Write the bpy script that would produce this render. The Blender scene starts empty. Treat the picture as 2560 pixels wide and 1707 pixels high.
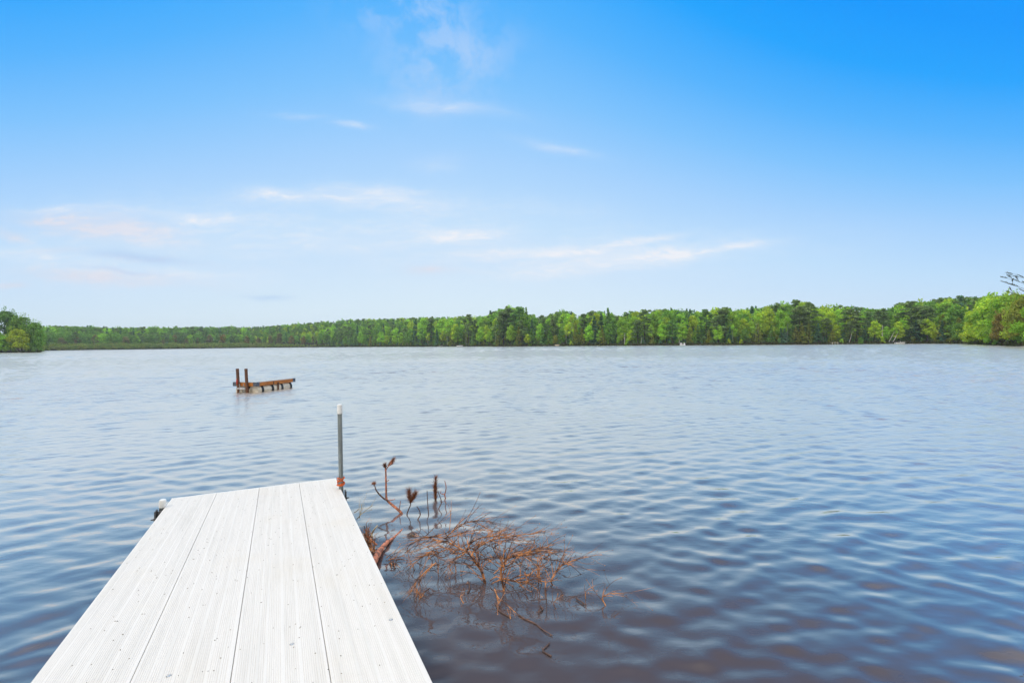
import bpy, math, random
import numpy as np
from mathutils import Vector, Matrix

random.seed(7)
rng = np.random.default_rng(7)
scene = bpy.context.scene
COL = scene.collection
rad = math.radians

# ------------------------------------------------------------------ camera
SRC_W, SRC_H, FPX = 2560.0, 1707.0, 1138.0
CAM_Z = 1.8
CAM = Vector((0, 0, CAM_Z))
Fv = Vector((0, 1, 0.0044)).normalized()
Rv = Vector((1, 0, -0.0100))
Rv = (Rv - Fv * Rv.dot(Fv)).normalized()
Uv = Rv.cross(Fv).normalized()
cam_data = bpy.data.cameras.new('camera')
cam_data.sensor_width = 36.0
cam_data.sensor_fit = 'HORIZONTAL'
cam_data.lens = FPX / SRC_W * 36.0
cam_data.clip_start = 0.05
cam_data.clip_end = 8000
cam = bpy.data.objects.new('camera', cam_data)
COL.objects.link(cam)
M = Matrix.Identity(4)
for i in range(3):
    M[i][0], M[i][1], M[i][2], M[i][3] = Rv[i], Uv[i], -Fv[i], CAM[i]
cam.matrix_world = M
scene.camera = cam

# ------------------------------------------------------------------ sun and sky
SUN_EL, SUN_AZ = rad(52), rad(-140)
sd = bpy.data.lights.new('sun', 'SUN')
sd.energy = 1.3
sd.angle = rad(14)
sd.color = (1.0, 0.93, 0.82)
sun = bpy.data.objects.new('sun', sd)
COL.objects.link(sun)
sdir = Vector((math.sin(SUN_AZ) * math.cos(SUN_EL), math.cos(SUN_AZ) * math.cos(SUN_EL), math.sin(SUN_EL)))
sun.rotation_euler = sdir.to_track_quat('Z', 'Y').to_euler()

def lin(*c):
    return tuple(((v / 255) / 12.92 if v / 255 <= 0.04045 else ((v / 255 + 0.055) / 1.055) ** 2.4) for v in c)

class NT:
    """small node-tree helper"""
    def __init__(self, tree):
        self.t = tree
        self.n = tree.nodes
        self.l = tree.links
    def node(self, typ, **kw):
        nd = self.n.new(typ)
        for k, v in kw.items():
            setattr(nd, k, v)
        return nd
    def put(self, sock, v):
        if hasattr(v, 'links') or isinstance(v, bpy.types.NodeSocket):
            self.l.new(v, sock)
        else:
            sock.default_value = v
    def math(self, op, a, b=None, c=None, clamp=False):
        nd = self.node('ShaderNodeMath', operation=op, use_clamp=clamp)
        self.put(nd.inputs[0], a)
        if b is not None: self.put(nd.inputs[1], b)
        if c is not None: self.put(nd.inputs[2], c)
        return nd.outputs[0]
    def smooth(self, v, a, b, lo=0.0, hi=1.0):
        nd = self.node('ShaderNodeMapRange', interpolation_type='SMOOTHSTEP')
        self.put(nd.inputs[0], v)
        for i, q in enumerate((a, b, lo, hi)): nd.inputs[i + 1].default_value = q
        return nd.outputs[0]
    def mix(self, f, a, b, blend='MIX'):
        nd = self.node('ShaderNodeMix', data_type='RGBA', blend_type=blend)
        self.put(nd.inputs[0], f)
        for s, v in ((nd.inputs[6], a), (nd.inputs[7], b)):
            if isinstance(v, tuple): s.default_value = (*v[:3], 1)
            else: self.l.new(v, s)
        return nd.outputs[2]
    def combine(self, x, y, z):
        nd = self.node('ShaderNodeCombineXYZ')
        for s, v in zip(nd.inputs, (x, y, z)): self.put(s, v)
        return nd.outputs[0]
    def noise(self, vec, scale, detail=4, rough=0.5, dist=0.0):
        nd = self.node('ShaderNodeTexNoise')
        if vec is not None: self.l.new(vec, nd.inputs['Vector'])
        nd.inputs['Scale'].default_value = scale
        nd.inputs['Detail'].default_value = detail
        nd.inputs['Roughness'].default_value = rough
        nd.inputs['Distortion'].default_value = dist
        return nd.outputs[0]
    def ramp(self, v, stops):
        nd = self.node('ShaderNodeValToRGB')
        self.put(nd.inputs[0], v)
        el = nd.color_ramp.elements
        while len(el) < len(stops): el.new(0.5)
        for e, (p, c) in zip(el, stops):
            e.position = p
            e.color = (*c, 1)
        return nd.outputs[0]

def build_world():
    w = bpy.data.worlds.new('World')
    scene.world = w
    w.use_nodes = True
    w.node_tree.nodes.clear()
    k = NT(w.node_tree)
    d = k.node('ShaderNodeTexCoord').outputs['Generated']
    sep = k.node('ShaderNodeSeparateXYZ')
    k.l.new(d, sep.inputs[0])
    X, Y, Z = sep.outputs
    el = k.math('MULTIPLY', k.math('ARCSINE', Z), 57.2958)
    elp = k.math('MAXIMUM', el, 0.0)
    az = k.math('MULTIPLY', k.math('ARCTAN2', X, Y), 57.2958)
    da = k.math('ADD', az, 8.0)
    d2 = k.math('MULTIPLY', da, da)
    # clear sky deepens with elevation, and away from the pale patch ahead
    t = k.math('MULTIPLY', elp, k.math('MULTIPLY_ADD', d2, 0.00029, 1.0))
    t = k.math('ADD', t, k.math('MULTIPLY', d2, 0.0017))
    t = k.math('DIVIDE', t, 60.0, clamp=True)
    sky = k.ramp(t, [(p / 60, lin(*c)) for p, c in (
        (0, (228, 244, 252)), (5, (220, 239, 252)), (10, (205, 230, 253)), (15, (192, 225, 254)), (22, (168, 212, 255)),
        (30, (126, 196, 255)), (37, (84, 180, 255)), (45, (26, 164, 255)), (53, (0, 153, 255)))])
    # thin clouds: soft patches in fixed directions, broken up by stretched noise
    yy = k.math('MAXIMUM', Y, 0.05)
    u = k.math('DIVIDE', X, yy)
    v = k.math('DIVIDE', Z, yy)
    uvv = k.combine(u, v, 0.0)
    warp = k.node('ShaderNodeVectorMath', operation='SCALE')
    nz = k.node('ShaderNodeTexNoise')
    k.l.new(uvv, nz.inputs['Vector'])
    nz.inputs['Scale'].default_value = 5.0
    nz.inputs['Detail'].default_value = 5
    sub = k.node('ShaderNodeVectorMath', operation='SUBTRACT')
    k.l.new(nz.outputs['Color'], sub.inputs[0])
    sub.inputs[1].default_value = (0.5, 0.5, 0.5)
    mul = k.node('ShaderNodeVectorMath', operation='MULTIPLY')
    k.l.new(sub.outputs[0], mul.inputs[0])
    mul.inputs[1].default_value = (0.17, 0.050, 0)
    addw = k.node('ShaderNodeVectorMath', operation='ADD')
    k.l.new(uvv, addw.inputs[0]); k.l.new(mul.outputs[0], addw.inputs[1])
    sw = k.node('ShaderNodeSeparateXYZ')
    k.l.new(addw.outputs[0], sw.inputs[0])
    wu, wv = sw.outputs[0], sw.outputs[1]
    streak = k.noise(k.combine(k.math('MULTIPLY', wu, 6.0), k.math('MULTIPLY', wv, 30.0), 1.7), 1.0, 6, 0.6)
    streak = k.smooth(streak, 0.34, 0.66)
    fine = k.noise(k.combine(k.math('MULTIPLY', wu, 24.0), k.math('MULTIPLY', wv, 70.0), 9.1), 1.0, 5, 0.65)
    streak = k.math('MULTIPLY', streak, k.smooth(fine, 0.30, 0.66, 0.20, 1.1))
    puff = k.noise(k.combine(k.math('MULTIPLY', wu, 17.0), k.math('MULTIPLY', wv, 13.0), 4.2), 1.0, 5, 0.6)
    puff = k.smooth(puff, 0.36, 0.66)
    def patch(x, y, rx, ry, rot, amp):
        cu, cv = (x - 1280) / FPX, (858.5 - 0.01 * (x - 1280) - y) / FPX
        c, s = math.cos(rad(rot)), math.sin(rad(rot))
        a = k.math('SUBTRACT', wu, cu)
        b = k.math('SUBTRACT', wv, cv)
        p = k.math('DIVIDE', k.math('ADD', k.math('MULTIPLY', a, c), k.math('MULTIPLY', b, s)), rx / FPX)
        q = k.math('DIVIDE', k.math('SUBTRACT', k.math('MULTIPLY', b, c), k.math('MULTIPLY', a, s)), ry / FPX)
        r2 = k.math('ADD', k.math('MULTIPLY', p, p), k.math('MULTIPLY', q, q))
        return k.math('MULTIPLY', k.math('POWER', 2.718, k.math('MULTIPLY', r2, -1.0)), amp)
    def total(lst):
        s = None
        for a in lst:
            p = patch(*a)
            s = p if s is None else k.math('ADD', s, p)
        return s
    white = total([(470, 537, 150, 14, -3, .6), (724, 490, 105, 16, -4, .7), (947, 497, 125, 26, -5, .8),
                   (1132, 593, 90, 18, 0, .7), (1335, 637, 170, 13, 0, .9), (1606, 604, 100, 9, 11, .9),
                   (1552, 652, 220, 20, 6, .95), (620, 560, 420, 70, -2, .28), (1500, 650, 480, 60, 3, .25), (1150, 600, 300, 50, 0, .25), (300, 640, 300, 70, 0, .3), (1240, 520, 260, 40, -4, .15), (1851, 618, 120, 9, 6, .5), (887, 312, 50, 9, -6, .38),
                   (1143, 270, 120, 18, -8, .45), (1389, 368, 95, 13, -10, .32), (740, 284, 60, 8, -4, .18),
                   (1090, 410, 50, 20, 0, .2), (150, 520, 90, 10, 0, .5), (60, 640, 160, 26, -3, .35), (480, 690, 180, 18, 0, .35), (800, 610, 200, 22, 0, .3)])
    pink = total([(250, 568, 190, 30, -7, 1.5), (261, 692, 200, 16, -4, 1.2), (1088, 680, 55, 11, -2, .9), (136, 624, 80, 8, 3, .7),
                  (10, 585, 60, 14, -20, .6), (12, 712, 50, 9, 0, .6)])
    blue = total([(345, 638, 130, 11, -6, 1.4), (330, 678, 100, 7, -7, .9), (660, 735, 60, 8, -3, .5)])
    top = total([(1090, 70, 130, 150, 30, .46), (1190, 120, 110, 60, 0, .36), (1000, 15, 140, 45, 0, .36), (1100, 210, 100, 70, 0, .36)])
    soft = k.math('MULTIPLY_ADD', streak, 0.65, 0.35)
    sky = k.mix(k.math('MULTIPLY', k.math('MULTIPLY', blue, soft), 1.1, clamp=True), sky, lin(168, 203, 243))
    sky = k.mix(k.math('MULTIPLY', k.math('MULTIPLY', pink, soft), 1.2, clamp=True), sky, lin(221, 225, 240))
    sky = k.mix(k.math('MULTIPLY', k.math('MULTIPLY', white, soft), 1.3, clamp=True), sky, lin(240, 243, 250))
    sky = k.mix(k.math('MULTIPLY', k.math('MULTIPLY', top, puff), 0.8, clamp=True), sky, lin(190, 215, 250))
    # high unseen overcast, added above and behind the view to whiten light and reflections
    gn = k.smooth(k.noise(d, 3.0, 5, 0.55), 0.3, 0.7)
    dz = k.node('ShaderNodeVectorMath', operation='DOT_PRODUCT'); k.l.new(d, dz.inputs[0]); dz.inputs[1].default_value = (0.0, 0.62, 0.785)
    bright = k.smooth(dz.outputs['Value'], 0.25, 0.97, 0.66, 1.9)  # made brightest ahead above the view, to lighten the water
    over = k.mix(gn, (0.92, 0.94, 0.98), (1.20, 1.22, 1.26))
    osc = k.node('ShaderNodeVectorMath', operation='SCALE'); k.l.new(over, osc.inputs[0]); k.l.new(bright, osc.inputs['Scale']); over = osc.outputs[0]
    # the added overcast is shaped to start just outside the view, for greyer water
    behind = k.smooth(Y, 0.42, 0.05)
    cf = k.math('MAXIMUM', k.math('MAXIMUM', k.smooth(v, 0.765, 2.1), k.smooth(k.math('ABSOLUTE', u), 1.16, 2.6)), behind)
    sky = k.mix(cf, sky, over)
    nis = k.node('ShaderNodeTexSky', sky_type='NISHITA')
    nis.sun_disc = False
    nis.sun_elevation = SUN_EL
    nis.sun_rotation = SUN_AZ
    STR = 0.1
    nis_s = nis.outputs[0]
    sc = k.node('ShaderNodeVectorMath', operation='SCALE')
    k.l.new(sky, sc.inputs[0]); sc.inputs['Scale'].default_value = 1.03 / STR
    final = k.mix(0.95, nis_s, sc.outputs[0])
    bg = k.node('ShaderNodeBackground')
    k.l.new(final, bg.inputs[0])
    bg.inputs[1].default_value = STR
    out = k.node('ShaderNodeOutputWorld')
    k.l.new(bg.outputs[0], out.inputs[0])
build_world()

scene.view_settings.view_transform = 'Standard'
scene.view_settings.look = 'None'
scene.view_settings.exposure = 0.0
scene.view_settings.gamma = 1.0
scene.cycles.max_bounces = 6
scene.cycles.transparent_max_bounces = 12
scene.cycles.sample_clamp_indirect = 6.0

# ------------------------------------------------------------------ helpers
def ray(x, y):
    return (Fv + Rv * ((x - SRC_W / 2) / FPX) - Uv * ((y - SRC_H / 2) / FPX))
def on_z(x, y, z=0.0):
    d = ray(x, y)
    return CAM + d * ((z - CAM_Z) / d.z)
def at_y(x, y, Y):
    d = ray(x, y)
    return CAM + d * (Y / d.y)
def horizon(x):
    return 858.5 - 0.0100 * (x - 1280)

def tag(o, label=None, cat=None, group=None, kind=None):
    if label: o['label'] = label
    if cat: o['category'] = cat
    if group: o['group'] = group
    if kind: o['kind'] = kind
    return o
def empty(name, loc=(0, 0, 0)):
    o = bpy.data.objects.new(name, None)
    o.empty_display_size = 0.3
    o.location = loc
    COL.objects.link(o)
    return o
def link_mesh(name, me, mat, parent=None):
    o = bpy.data.objects.new(name, me)
    if mat is not None:
        for m in (mat if isinstance(mat, (list, tuple)) else [mat]): me.materials.append(m)
    COL.objects.link(o)
    if parent is not None: o.parent = parent
    return o
def quads_mesh(name, V, Q, smooth=False, col=None):
    """V (n,3), Q (m,4) -> mesh, fast"""
    me = bpy.data.meshes.new(name)
    V = np.ascontiguousarray(V, dtype=np.float32)
    Q = np.ascontiguousarray(Q, dtype=np.int32)
    me.vertices.add(len(V)); me.vertices.foreach_set('co', V.ravel())
    k = Q.shape[1]
    me.loops.add(Q.size); me.loops.foreach_set('vertex_index', Q.ravel())
    me.polygons.add(len(Q))
    me.polygons.foreach_set('loop_start', np.arange(0, Q.size, k, dtype=np.int32))
    me.polygons.foreach_set('loop_total', np.full(len(Q), k, dtype=np.int32))
    if smooth: me.polygons.foreach_set('use_smooth', np.ones(len(Q), dtype=bool))
    if col is not None:
        a = me.color_attributes.new('leafcol', 'FLOAT_COLOR', 'POINT')
        c4 = np.ones((len(V), 4), dtype=np.float32); c4[:, :3] = col
        a.data.foreach_set('color', c4.ravel())
    me.update(calc_edges=True)
    return me

def smooth_path(pts, rs=None, sub=4):
    """Catmull-Rom through pts"""
    P = [Vector(p) for p in pts]
    if rs is None: rs = [1.0] * len(P)
    if len(P) < 3: sub = max(sub, 2)
    out, ro = [], []
    n = len(P)
    for i in range(n - 1):
        p0, p1, p2, p3 = P[max(i - 1, 0)], P[i], P[i + 1], P[min(i + 2, n - 1)]
        for s in range(sub):
            t = s / sub
            out.append(0.5 * ((2 * p1) + (p2 - p0) * t + (2 * p0 - 5 * p1 + 4 * p2 - p3) * t * t + (3 * p1 - p0 - 3 * p2 + p3) * t ** 3))
            ro.append(rs[i] * (1 - t) + rs[i + 1] * t)
    out.append(P[-1]); ro.append(rs[-1])
    return out, ro

class MB:
    """collects shapes, then links them as ONE mesh object"""
    def __init__(self):
        self.v, self.f, self.m, self.sm = [], [], [], []
    def add(self, vs, fs, mi=0, smooth=False):
        b = len(self.v)
        self.v += [tuple(p) for p in vs]
        self.f += [tuple(b + i for i in f) for f in fs]
        self.m += [mi] * len(fs)
        self.sm += [smooth] * len(fs)
        return self
    def box(self, c, s, bev=0.0, mi=0, rot=None):
        hx, hy, hz = s[0] / 2, s[1] / 2, s[2] / 2
        b = min(bev, hx * .9, hy * .9, hz * .9)
        if b <= 0:
            vs = [(x, y, z) for x in (-hx, hx) for y in (-hy, hy) for z in (-hz, hz)]
            fs = [(0, 1, 3, 2), (4, 6, 7, 5), (0, 4, 5, 1), (2, 3, 7, 6), (0, 2, 6, 4), (1, 5, 7, 3)]
        else:
            prof = [(-hx + b, -hy), (hx - b, -hy), (hx, -hy + b), (hx, hy - b), (hx - b, hy), (-hx + b, hy), (-hx, hy - b), (-hx, -hy + b)]
            def ring(z, k):
                return [(x - math.copysign(k, x) if abs(x) > k else x, y - math.copysign(k, y) if abs(y) > k else y, z) for x, y in prof]
            rings = [ring(-hz, b), ring(-hz + b, 0), ring(hz - b, 0), ring(hz, b)]
            vs = [p for r in rings for p in r]
            fs = [tuple(range(7, -1, -1)), tuple(range(24, 32))]
            for r in range(3):
                for i in range(8):
                    j = (i + 1) % 8
                    fs.append((r * 8 + i, r * 8 + j, r * 8 + 8 + j, r * 8 + 8 + i))
        cc = Vector(c)
        vs = [((rot @ Vector(p)) if rot else Vector(p)) + cc for p in vs]
        return self.add(vs, fs, mi)
    def tube(self, pts, rs, n=8, mi=0, cap=True, jag=0.0):
        P = [Vector(p) for p in pts]
        if not isinstance(rs, (list, tuple)): rs = [rs] * len(P)
        vs, fs = [], []
        up = None
        for i, p in enumerate(P):
            t = (P[min(i + 1, len(P) - 1)] - P[max(i - 1, 0)])
            if t.length < 1e-9: t = Vector((0, 0, 1))
            t.normalize()
            if up is None:
                a = Vector((0, 0, 1)) if abs(t.z) < 0.9 else Vector((1, 0, 0))
                up = (a - t * a.dot(t)).normalized()
            else:
                up = up - t * up.dot(t)
                up = up.normalized() if up.length > 1e-6 else t.orthogonal().normalized()
            s = t.cross(up)
            for k in range(n):
                a = 2 * math.pi * k / n
                r = rs[i] * (1 + (random.uniform(-jag, jag) if jag else 0))
                vs.append(p + (up * math.cos(a) + s * math.sin(a)) * r)
        for i in range(len(P) - 1):
            for k in range(n):
                j = (k + 1) % n
                fs.append((i * n + k, i * n + j, i * n + n + j, i * n + n + k))
        if cap:
            fs.append(tuple(range(n - 1, -1, -1)))
            e = (len(P) - 1) * n
            fs.append(tuple(range(e, e + n)))
        return self.add(vs, fs, mi, True)
    def lathe(self, prof, c=(0, 0, 0), axis=None, n=20, mi=0):
        """prof: list of (r, h) along +Z, or along axis (a Vector)"""
        q = Vector((0, 0, 1)).rotation_difference(Vector(axis).normalized()) if axis is not None else None
        vs, fs = [], []
        for r, h in prof:
            for k in range(n):
                a = 2 * math.pi * k / n
                p = Vector((r * math.cos(a), r * math.sin(a), h))
                vs.append((q @ p if q else p) + Vector(c))
        for i in range(len(prof) - 1):
            for k in range(n):
                j = (k + 1) % n
                fs.append((i * n + k, i * n + j, i * n + n + j, i * n + n + k))
        fs.append(tuple(range(n - 1, -1, -1)))
        e = (len(prof) - 1) * n
        fs.append(tuple(range(e, e + n)))
        return self.add(vs, fs, mi, True)
    def build(self, name, mat, parent=None, sharp=40):
        me = bpy.data.meshes.new(name)
        me.from_pydata(self.v, [], self.f)
        me.polygons.foreach_set('material_index', self.m)
        me.polygons.foreach_set('use_smooth', self.sm)
        if any(self.sm):
            me.set_sharp_from_angle(angle=rad(sharp))
        me.update()
        return link_mesh(name, me, mat, parent)

# ------------------------------------------------------------------ materials
def material(name):
    m = bpy.data.materials.new(name)
    m.use_nodes = True
    m.node_tree.nodes.clear()
    k = NT(m.node_tree)
    out = k.node('ShaderNodeOutputMaterial')
    return m, k, out
def simple(name, c1, c2=None, scale=6.0, rough=0.6, metal=0.0, bump=0.0, stretch=(1, 1, 1), detail=5, lo=0.35, hi=0.65, spec=0.5):
    m, k, out = material(name)
    p = k.node('ShaderNodeBsdfPrincipled')
    tc = k.node('ShaderNodeTexCoord').outputs['Object']
    mp = k.node('ShaderNodeMapping')
    k.l.new(tc, mp.inputs[0]); mp.inputs['Scale'].default_value = stretch
    n = k.noise(mp.outputs[0], scale, detail, 0.6)
    col = k.mix(k.smooth(n, lo, hi), c1, c2 or tuple(v * 0.7 for v in c1))
    k.l.new(col, p.inputs['Base Color'])
    p.inputs['Roughness'].default_value = rough
    p.inputs['Metallic'].default_value = metal
    p.inputs['Specular IOR Level'].default_value = spec
    if bump:
        b = k.node('ShaderNodeBump')
        b.inputs['Strength'].default_value = 0.6
        b.inputs['Distance'].default_value = bump
        k.l.new(n, b.inputs['Height'])
        k.l.new(b.outputs[0], p.inputs['Normal'])
    k.l.new(p.outputs[0], out.inputs[0])
    return m

def deck_material():
    m, k, out = material('white_deck')
    p = k.node('ShaderNodeBsdfPrincipled')
    tc = k.node('ShaderNodeTexCoord').outputs['Object']
    mp = k.node('ShaderNodeMapping'); k.l.new(tc, mp.inputs[0]); mp.inputs['Scale'].default_value = (22, 0.8, 1)
    streak = k.noise(mp.outputs[0], 1.0, 5, 0.65)
    stain = k.noise(tc, 1.7, 4, 0.6)
    speck = k.noise(tc, 95.0, 2, 0.5)
    mp2 = k.node('ShaderNodeMapping'); k.l.new(tc, mp2.inputs[0]); mp2.inputs['Scale'].default_value = (240, 60, 1)
    grain = k.noise(mp2.outputs[0], 1.0, 3, 0.6)
    c = k.mix(k.smooth(streak, 0.42, 0.72), (0.765, 0.730, 0.672), (0.68, 0.65, 0.595))
    c = k.mix(k.math('MULTIPLY', k.smooth(stain, 0.48, 0.75), 0.5), c, (0.72, 0.66, 0.56))
    c = k.mix(k.math('MULTIPLY', k.smooth(grain, 0.5, 0.75), 0.35), c, (0.60, 0.57, 0.52))
    c = k.mix(k.math('MULTIPLY', k.smooth(speck, 0.71, 0.78), 0.5), c, (0.22, 0.20, 0.16))
    k.l.new(c, p.inputs['Base Color'])
    p.inputs['Roughness'].default_value = 0.55
    p.inputs['Specular IOR Level'].default_value = 0.3
    b = k.node('ShaderNodeBump'); b.inputs['Strength'].default_value = 0.3; b.inputs['Distance'].default_value = 0.001
    k.l.new(grain, b.inputs['Height']); k.l.new(b.outputs[0], p.inputs['Normal'])
    k.l.new(p.outputs[0], out.inputs[0])
    return m

def foliage_material():
    m, k, out = material('foliage')
    at = k.node('ShaderNodeAttribute'); at.attribute_name = 'leafcol'
    oi = k.node('ShaderNodeObjectInfo')
    c = k.mix(1.0, at.outputs['Color'], oi.outputs['Color'], 'MULTIPLY')
    df = k.node('ShaderNodeBsdfDiffuse'); k.l.new(c, df.inputs[0])
    tr = k.node('ShaderNodeBsdfTranslucent')
    c2 = k.mix(1.0, c, (1.15, 1.25, 0.55), 'MULTIPLY'); k.l.new(c2, tr.inputs[0])
    mx = k.node('ShaderNodeMixShader'); mx.inputs[0].default_value = 0.42
    k.l.new(df.outputs[0], mx.inputs[1]); k.l.new(tr.outputs[0], mx.inputs[2])
    k.l.new(mx.outputs[0], out.inputs[0])
    return m

def water_material():
    m, k, out = material('lake_water')
    geo = k.node('ShaderNodeNewGeometry')
    pos = geo.outputs['Position']
    ln = k.node('ShaderNodeVectorMath', operation='LENGTH'); k.l.new(pos, ln.inputs[0])
    dist = ln.outputs['Value']
    def scaled(sx, sy):
        mp = k.node('ShaderNodeMapping'); k.l.new(pos, mp.inputs[0]); mp.inputs['Scale'].default_value = (sx, sy, 1)
        return mp.outputs[0]
    n1 = k.noise(scaled(1.3, 3.0), 1.0, 3, 0.55)
    n2 = k.noise(scaled(7, 15), 1.0, 2, 0.5)
    patch = k.smooth(k.noise(scaled(0.06, 0.16), 1.0, 5, 0.65), 0.33, 0.67, 0.45, 1.25)
    far = k.smooth(dist, 10, 30)
    h = k.math('MULTIPLY', k.math('MULTIPLY', n1, far), 0.10)
    h = k.math('ADD', h, k.math('MULTIPLY', k.math('MULTIPLY', n2, k.smooth(dist, 3.5, 16, 0.12, 1.0)), 0.017))
    h = k.math('MULTIPLY', h, patch)
    b = k.node('ShaderNodeBump'); b.inputs['Strength'].default_value = 1.0; b.inputs['Distance'].default_value = 1.0
    k.l.new(h, b.inputs['Height'])
    N = b.outputs[0]
    lw = k.node('ShaderNodeLayerWeight'); lw.inputs['Blend'].default_value = 0.5; k.l.new(N, lw.inputs['Normal'])
    fmix = k.smooth(lw.outputs['Facing'], 0.37, 0.89, 0.034, 0.93)
    gl = k.node('ShaderNodeBsdfGlossy')
    gl.inputs['Color'].default_value = (1.0, 0.92, 0.81, 1)
    k.l.new(k.smooth(dist, 5, 60, 0.02, 0.035), gl.inputs['Roughness'])
    k.l.new(N, gl.inputs['Normal'])
    g2 = k.node('ShaderNodeBsdfGlossy'); g2.inputs['Color'].default_value = (1.0, 0.92, 0.81, 1); g2.inputs['Roughness'].default_value = 0.45
    k.l.new(N, g2.inputs['Normal'])
    gmix = k.node('ShaderNodeMixShader'); k.l.new(k.smooth(dist, 3.5, 11, 0.16, 0.47), gmix.inputs[0])
    k.l.new(gl.outputs[0], gmix.inputs[1]); k.l.new(g2.outputs[0], gmix.inputs[2])
    df = k.node('ShaderNodeBsdfDiffuse'); k.l.new(k.mix(k.smooth(dist, 3, 16), (0.104, 0.083, 0.088), (0.220, 0.187, 0.165)), df.inputs[0])  # body colour painted lighter with distance, standing in for pale sky reflection
    tp = k.node('ShaderNodeBsdfTransparent'); tp.inputs[0].default_value = (0.62, 0.45, 0.36, 1)
    body = k.node('ShaderNodeMixShader'); body.inputs[0].default_value = 0.30
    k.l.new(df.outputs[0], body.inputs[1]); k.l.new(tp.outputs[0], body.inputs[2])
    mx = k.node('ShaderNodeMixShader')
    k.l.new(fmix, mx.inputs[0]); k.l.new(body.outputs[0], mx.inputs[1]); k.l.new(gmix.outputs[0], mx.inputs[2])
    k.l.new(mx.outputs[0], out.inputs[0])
    return m

def ground_material():
    m, k, out = material('ground_cover')
    p = k.node('ShaderNodeBsdfPrincipled')
    pos = k.node('ShaderNodeNewGeometry').outputs['Position']
    sep = k.node('ShaderNodeSeparateXYZ'); k.l.new(pos, sep.inputs[0])
    n = k.noise(pos, 0.35, 6, 0.65)
    n2 = k.noise(pos, 2.5, 4, 0.6)
    c = k.mix(k.smooth(n, 0.38, 0.62), (0.035, 0.055, 0.018), (0.075, 0.065, 0.035))
    c = k.mix(k.math('MULTIPLY', n2, 0.5), c, (0.05, 0.04, 0.03))
    c = k.mix(k.smooth(sep.outputs[2], -0.25, 0.12), (0.030, 0.020, 0.014), c)
    k.l.new(c, p.inputs['Base Color']); p.inputs['Roughness'].default_value = 0.95
    p.inputs['Specular IOR Level'].default_value = 0.1
    k.l.new(p.outputs[0], out.inputs[0])
    return m

MAT = {
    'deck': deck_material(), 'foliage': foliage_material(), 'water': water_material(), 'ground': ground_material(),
    'groove': simple('deck_groove', (0.70, 0.66, 0.60), (0.57, 0.52, 0.45), 9, 0.8, stretch=(6, .5, 1)),
    'alu': simple('dull_aluminium', (0.45, 0.46, 0.46), (0.32, 0.33, 0.33), 14, 0.45, 0.7),
    'galv': simple('galvanised_pipe', (0.30, 0.34, 0.335), (0.22, 0.25, 0.25), 40, 0.42, 0.75, stretch=(1, 1, .15)),
    'cap': simple('white_plastic', (0.82, 0.82, 0.80), (0.70, 0.71, 0.69), 30, 0.45),
    'bracket': simple('dark_bracket', (0.16, 0.165, 0.17), (0.10, 0.10, 0.105), 25, 0.5, 0.6),
    'rope': simple('orange_rope', (0.80, 0.17, 0.03), (0.55, 0.09, 0.015), 120, 0.75, bump=0.002),
    'raftwood': simple('stained_board', (0.54, 0.195, 0.03), (0.34, 0.12, 0.026), 5, 0.6, stretch=(1, 1, 5), bump=0.003),
    'oldwood': simple('wet_grey_deck_wood', (0.50, 0.51, 0.50), (0.38, 0.38, 0.37), 6, 0.18, stretch=(1, 8, 1), bump=0.004),
    'postwood': simple('brown_post_wood', (0.17, 0.075, 0.038), (0.085, 0.04, 0.024), 9, 0.8, stretch=(4, 4, .6), bump=0.004),
    'steelblue': simple('blue_grey_steel', (0.12, 0.15, 0.20), (0.075, 0.09, 0.12), 12, 0.5, 0.4),
    'drum': simple('cream_drum', (0.72, 0.69, 0.60), (0.60, 0.53, 0.40), 4, 0.5, stretch=(1, 1, 3)),
    'strap': simple('dark_strap', (0.022, 0.032, 0.042), (0.012, 0.016, 0.02), 10, 0.6),
    'redcloth': simple('red_cloth', (0.55, 0.06, 0.03), None, 20, 0.8),
    'bark': simple('red_pine_bark', (0.64, 0.225, 0.12), (0.22, 0.10, 0.065), 34, 0.8, lo=.42, hi=.58, stretch=(1, 1, 1), bump=0.006),
    'twig': simple('orange_twig', (0.62, 0.26, 0.09), (0.09, 0.04, 0.024), 16, 0.75, lo=.40, hi=.58),
    'twigdark': simple('wet_twig', (0.17, 0.085, 0.055), (0.07, 0.04, 0.03), 18, 0.6),
    'needle': simple('dead_needles', (0.36, 0.115, 0.035), (0.13, 0.055, 0.02), 40, 0.8),
    'trunk': simple('grey_bark', (0.085, 0.065, 0.05), (0.05, 0.04, 0.033), 1.2, 0.9),
    'birch': simple('white_bark', (0.50, 0.48, 0.43), (0.22, 0.205, 0.18), 0.9, 0.8, stretch=(1, 1, 2), lo=.5, hi=.72),
    'boatwhite': simple('boat_white', (0.80, 0.80, 0.80), (0.66, 0.67, 0.69), 2, 0.35),
    'boatdark': simple('boat_dark', (0.035, 0.04, 0.06), None, 3, 0.5),
    'tan': simple('tan_paint', (0.60, 0.52, 0.36), (0.45, 0.36, 0.22), 2, 0.6),
    'pineneedle': simple('pine_needles', (0.105, 0.135, 0.09), (0.07, 0.09, 0.065), 12, 0.7),
    'leaflitter': simple('litter', (0.26, 0.20, 0.13), (0.12, 0.10, 0.06), 30, 0.9),
}
def drop_material():
    m, k, out = material('clear_drop')
    g = k.node('ShaderNodeBsdfPrincipled')
    g.inputs['Base Color'].default_value = (1, 1, 1, 1); g.inputs['Roughness'].default_value = 0.02
    g.inputs['Transmission Weight'].default_value = 1.0; g.inputs['IOR'].default_value = 1.33
    k.l.new(g.outputs[0], out.inputs[0])
    return m
MAT['drop'] = drop_material()

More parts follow.
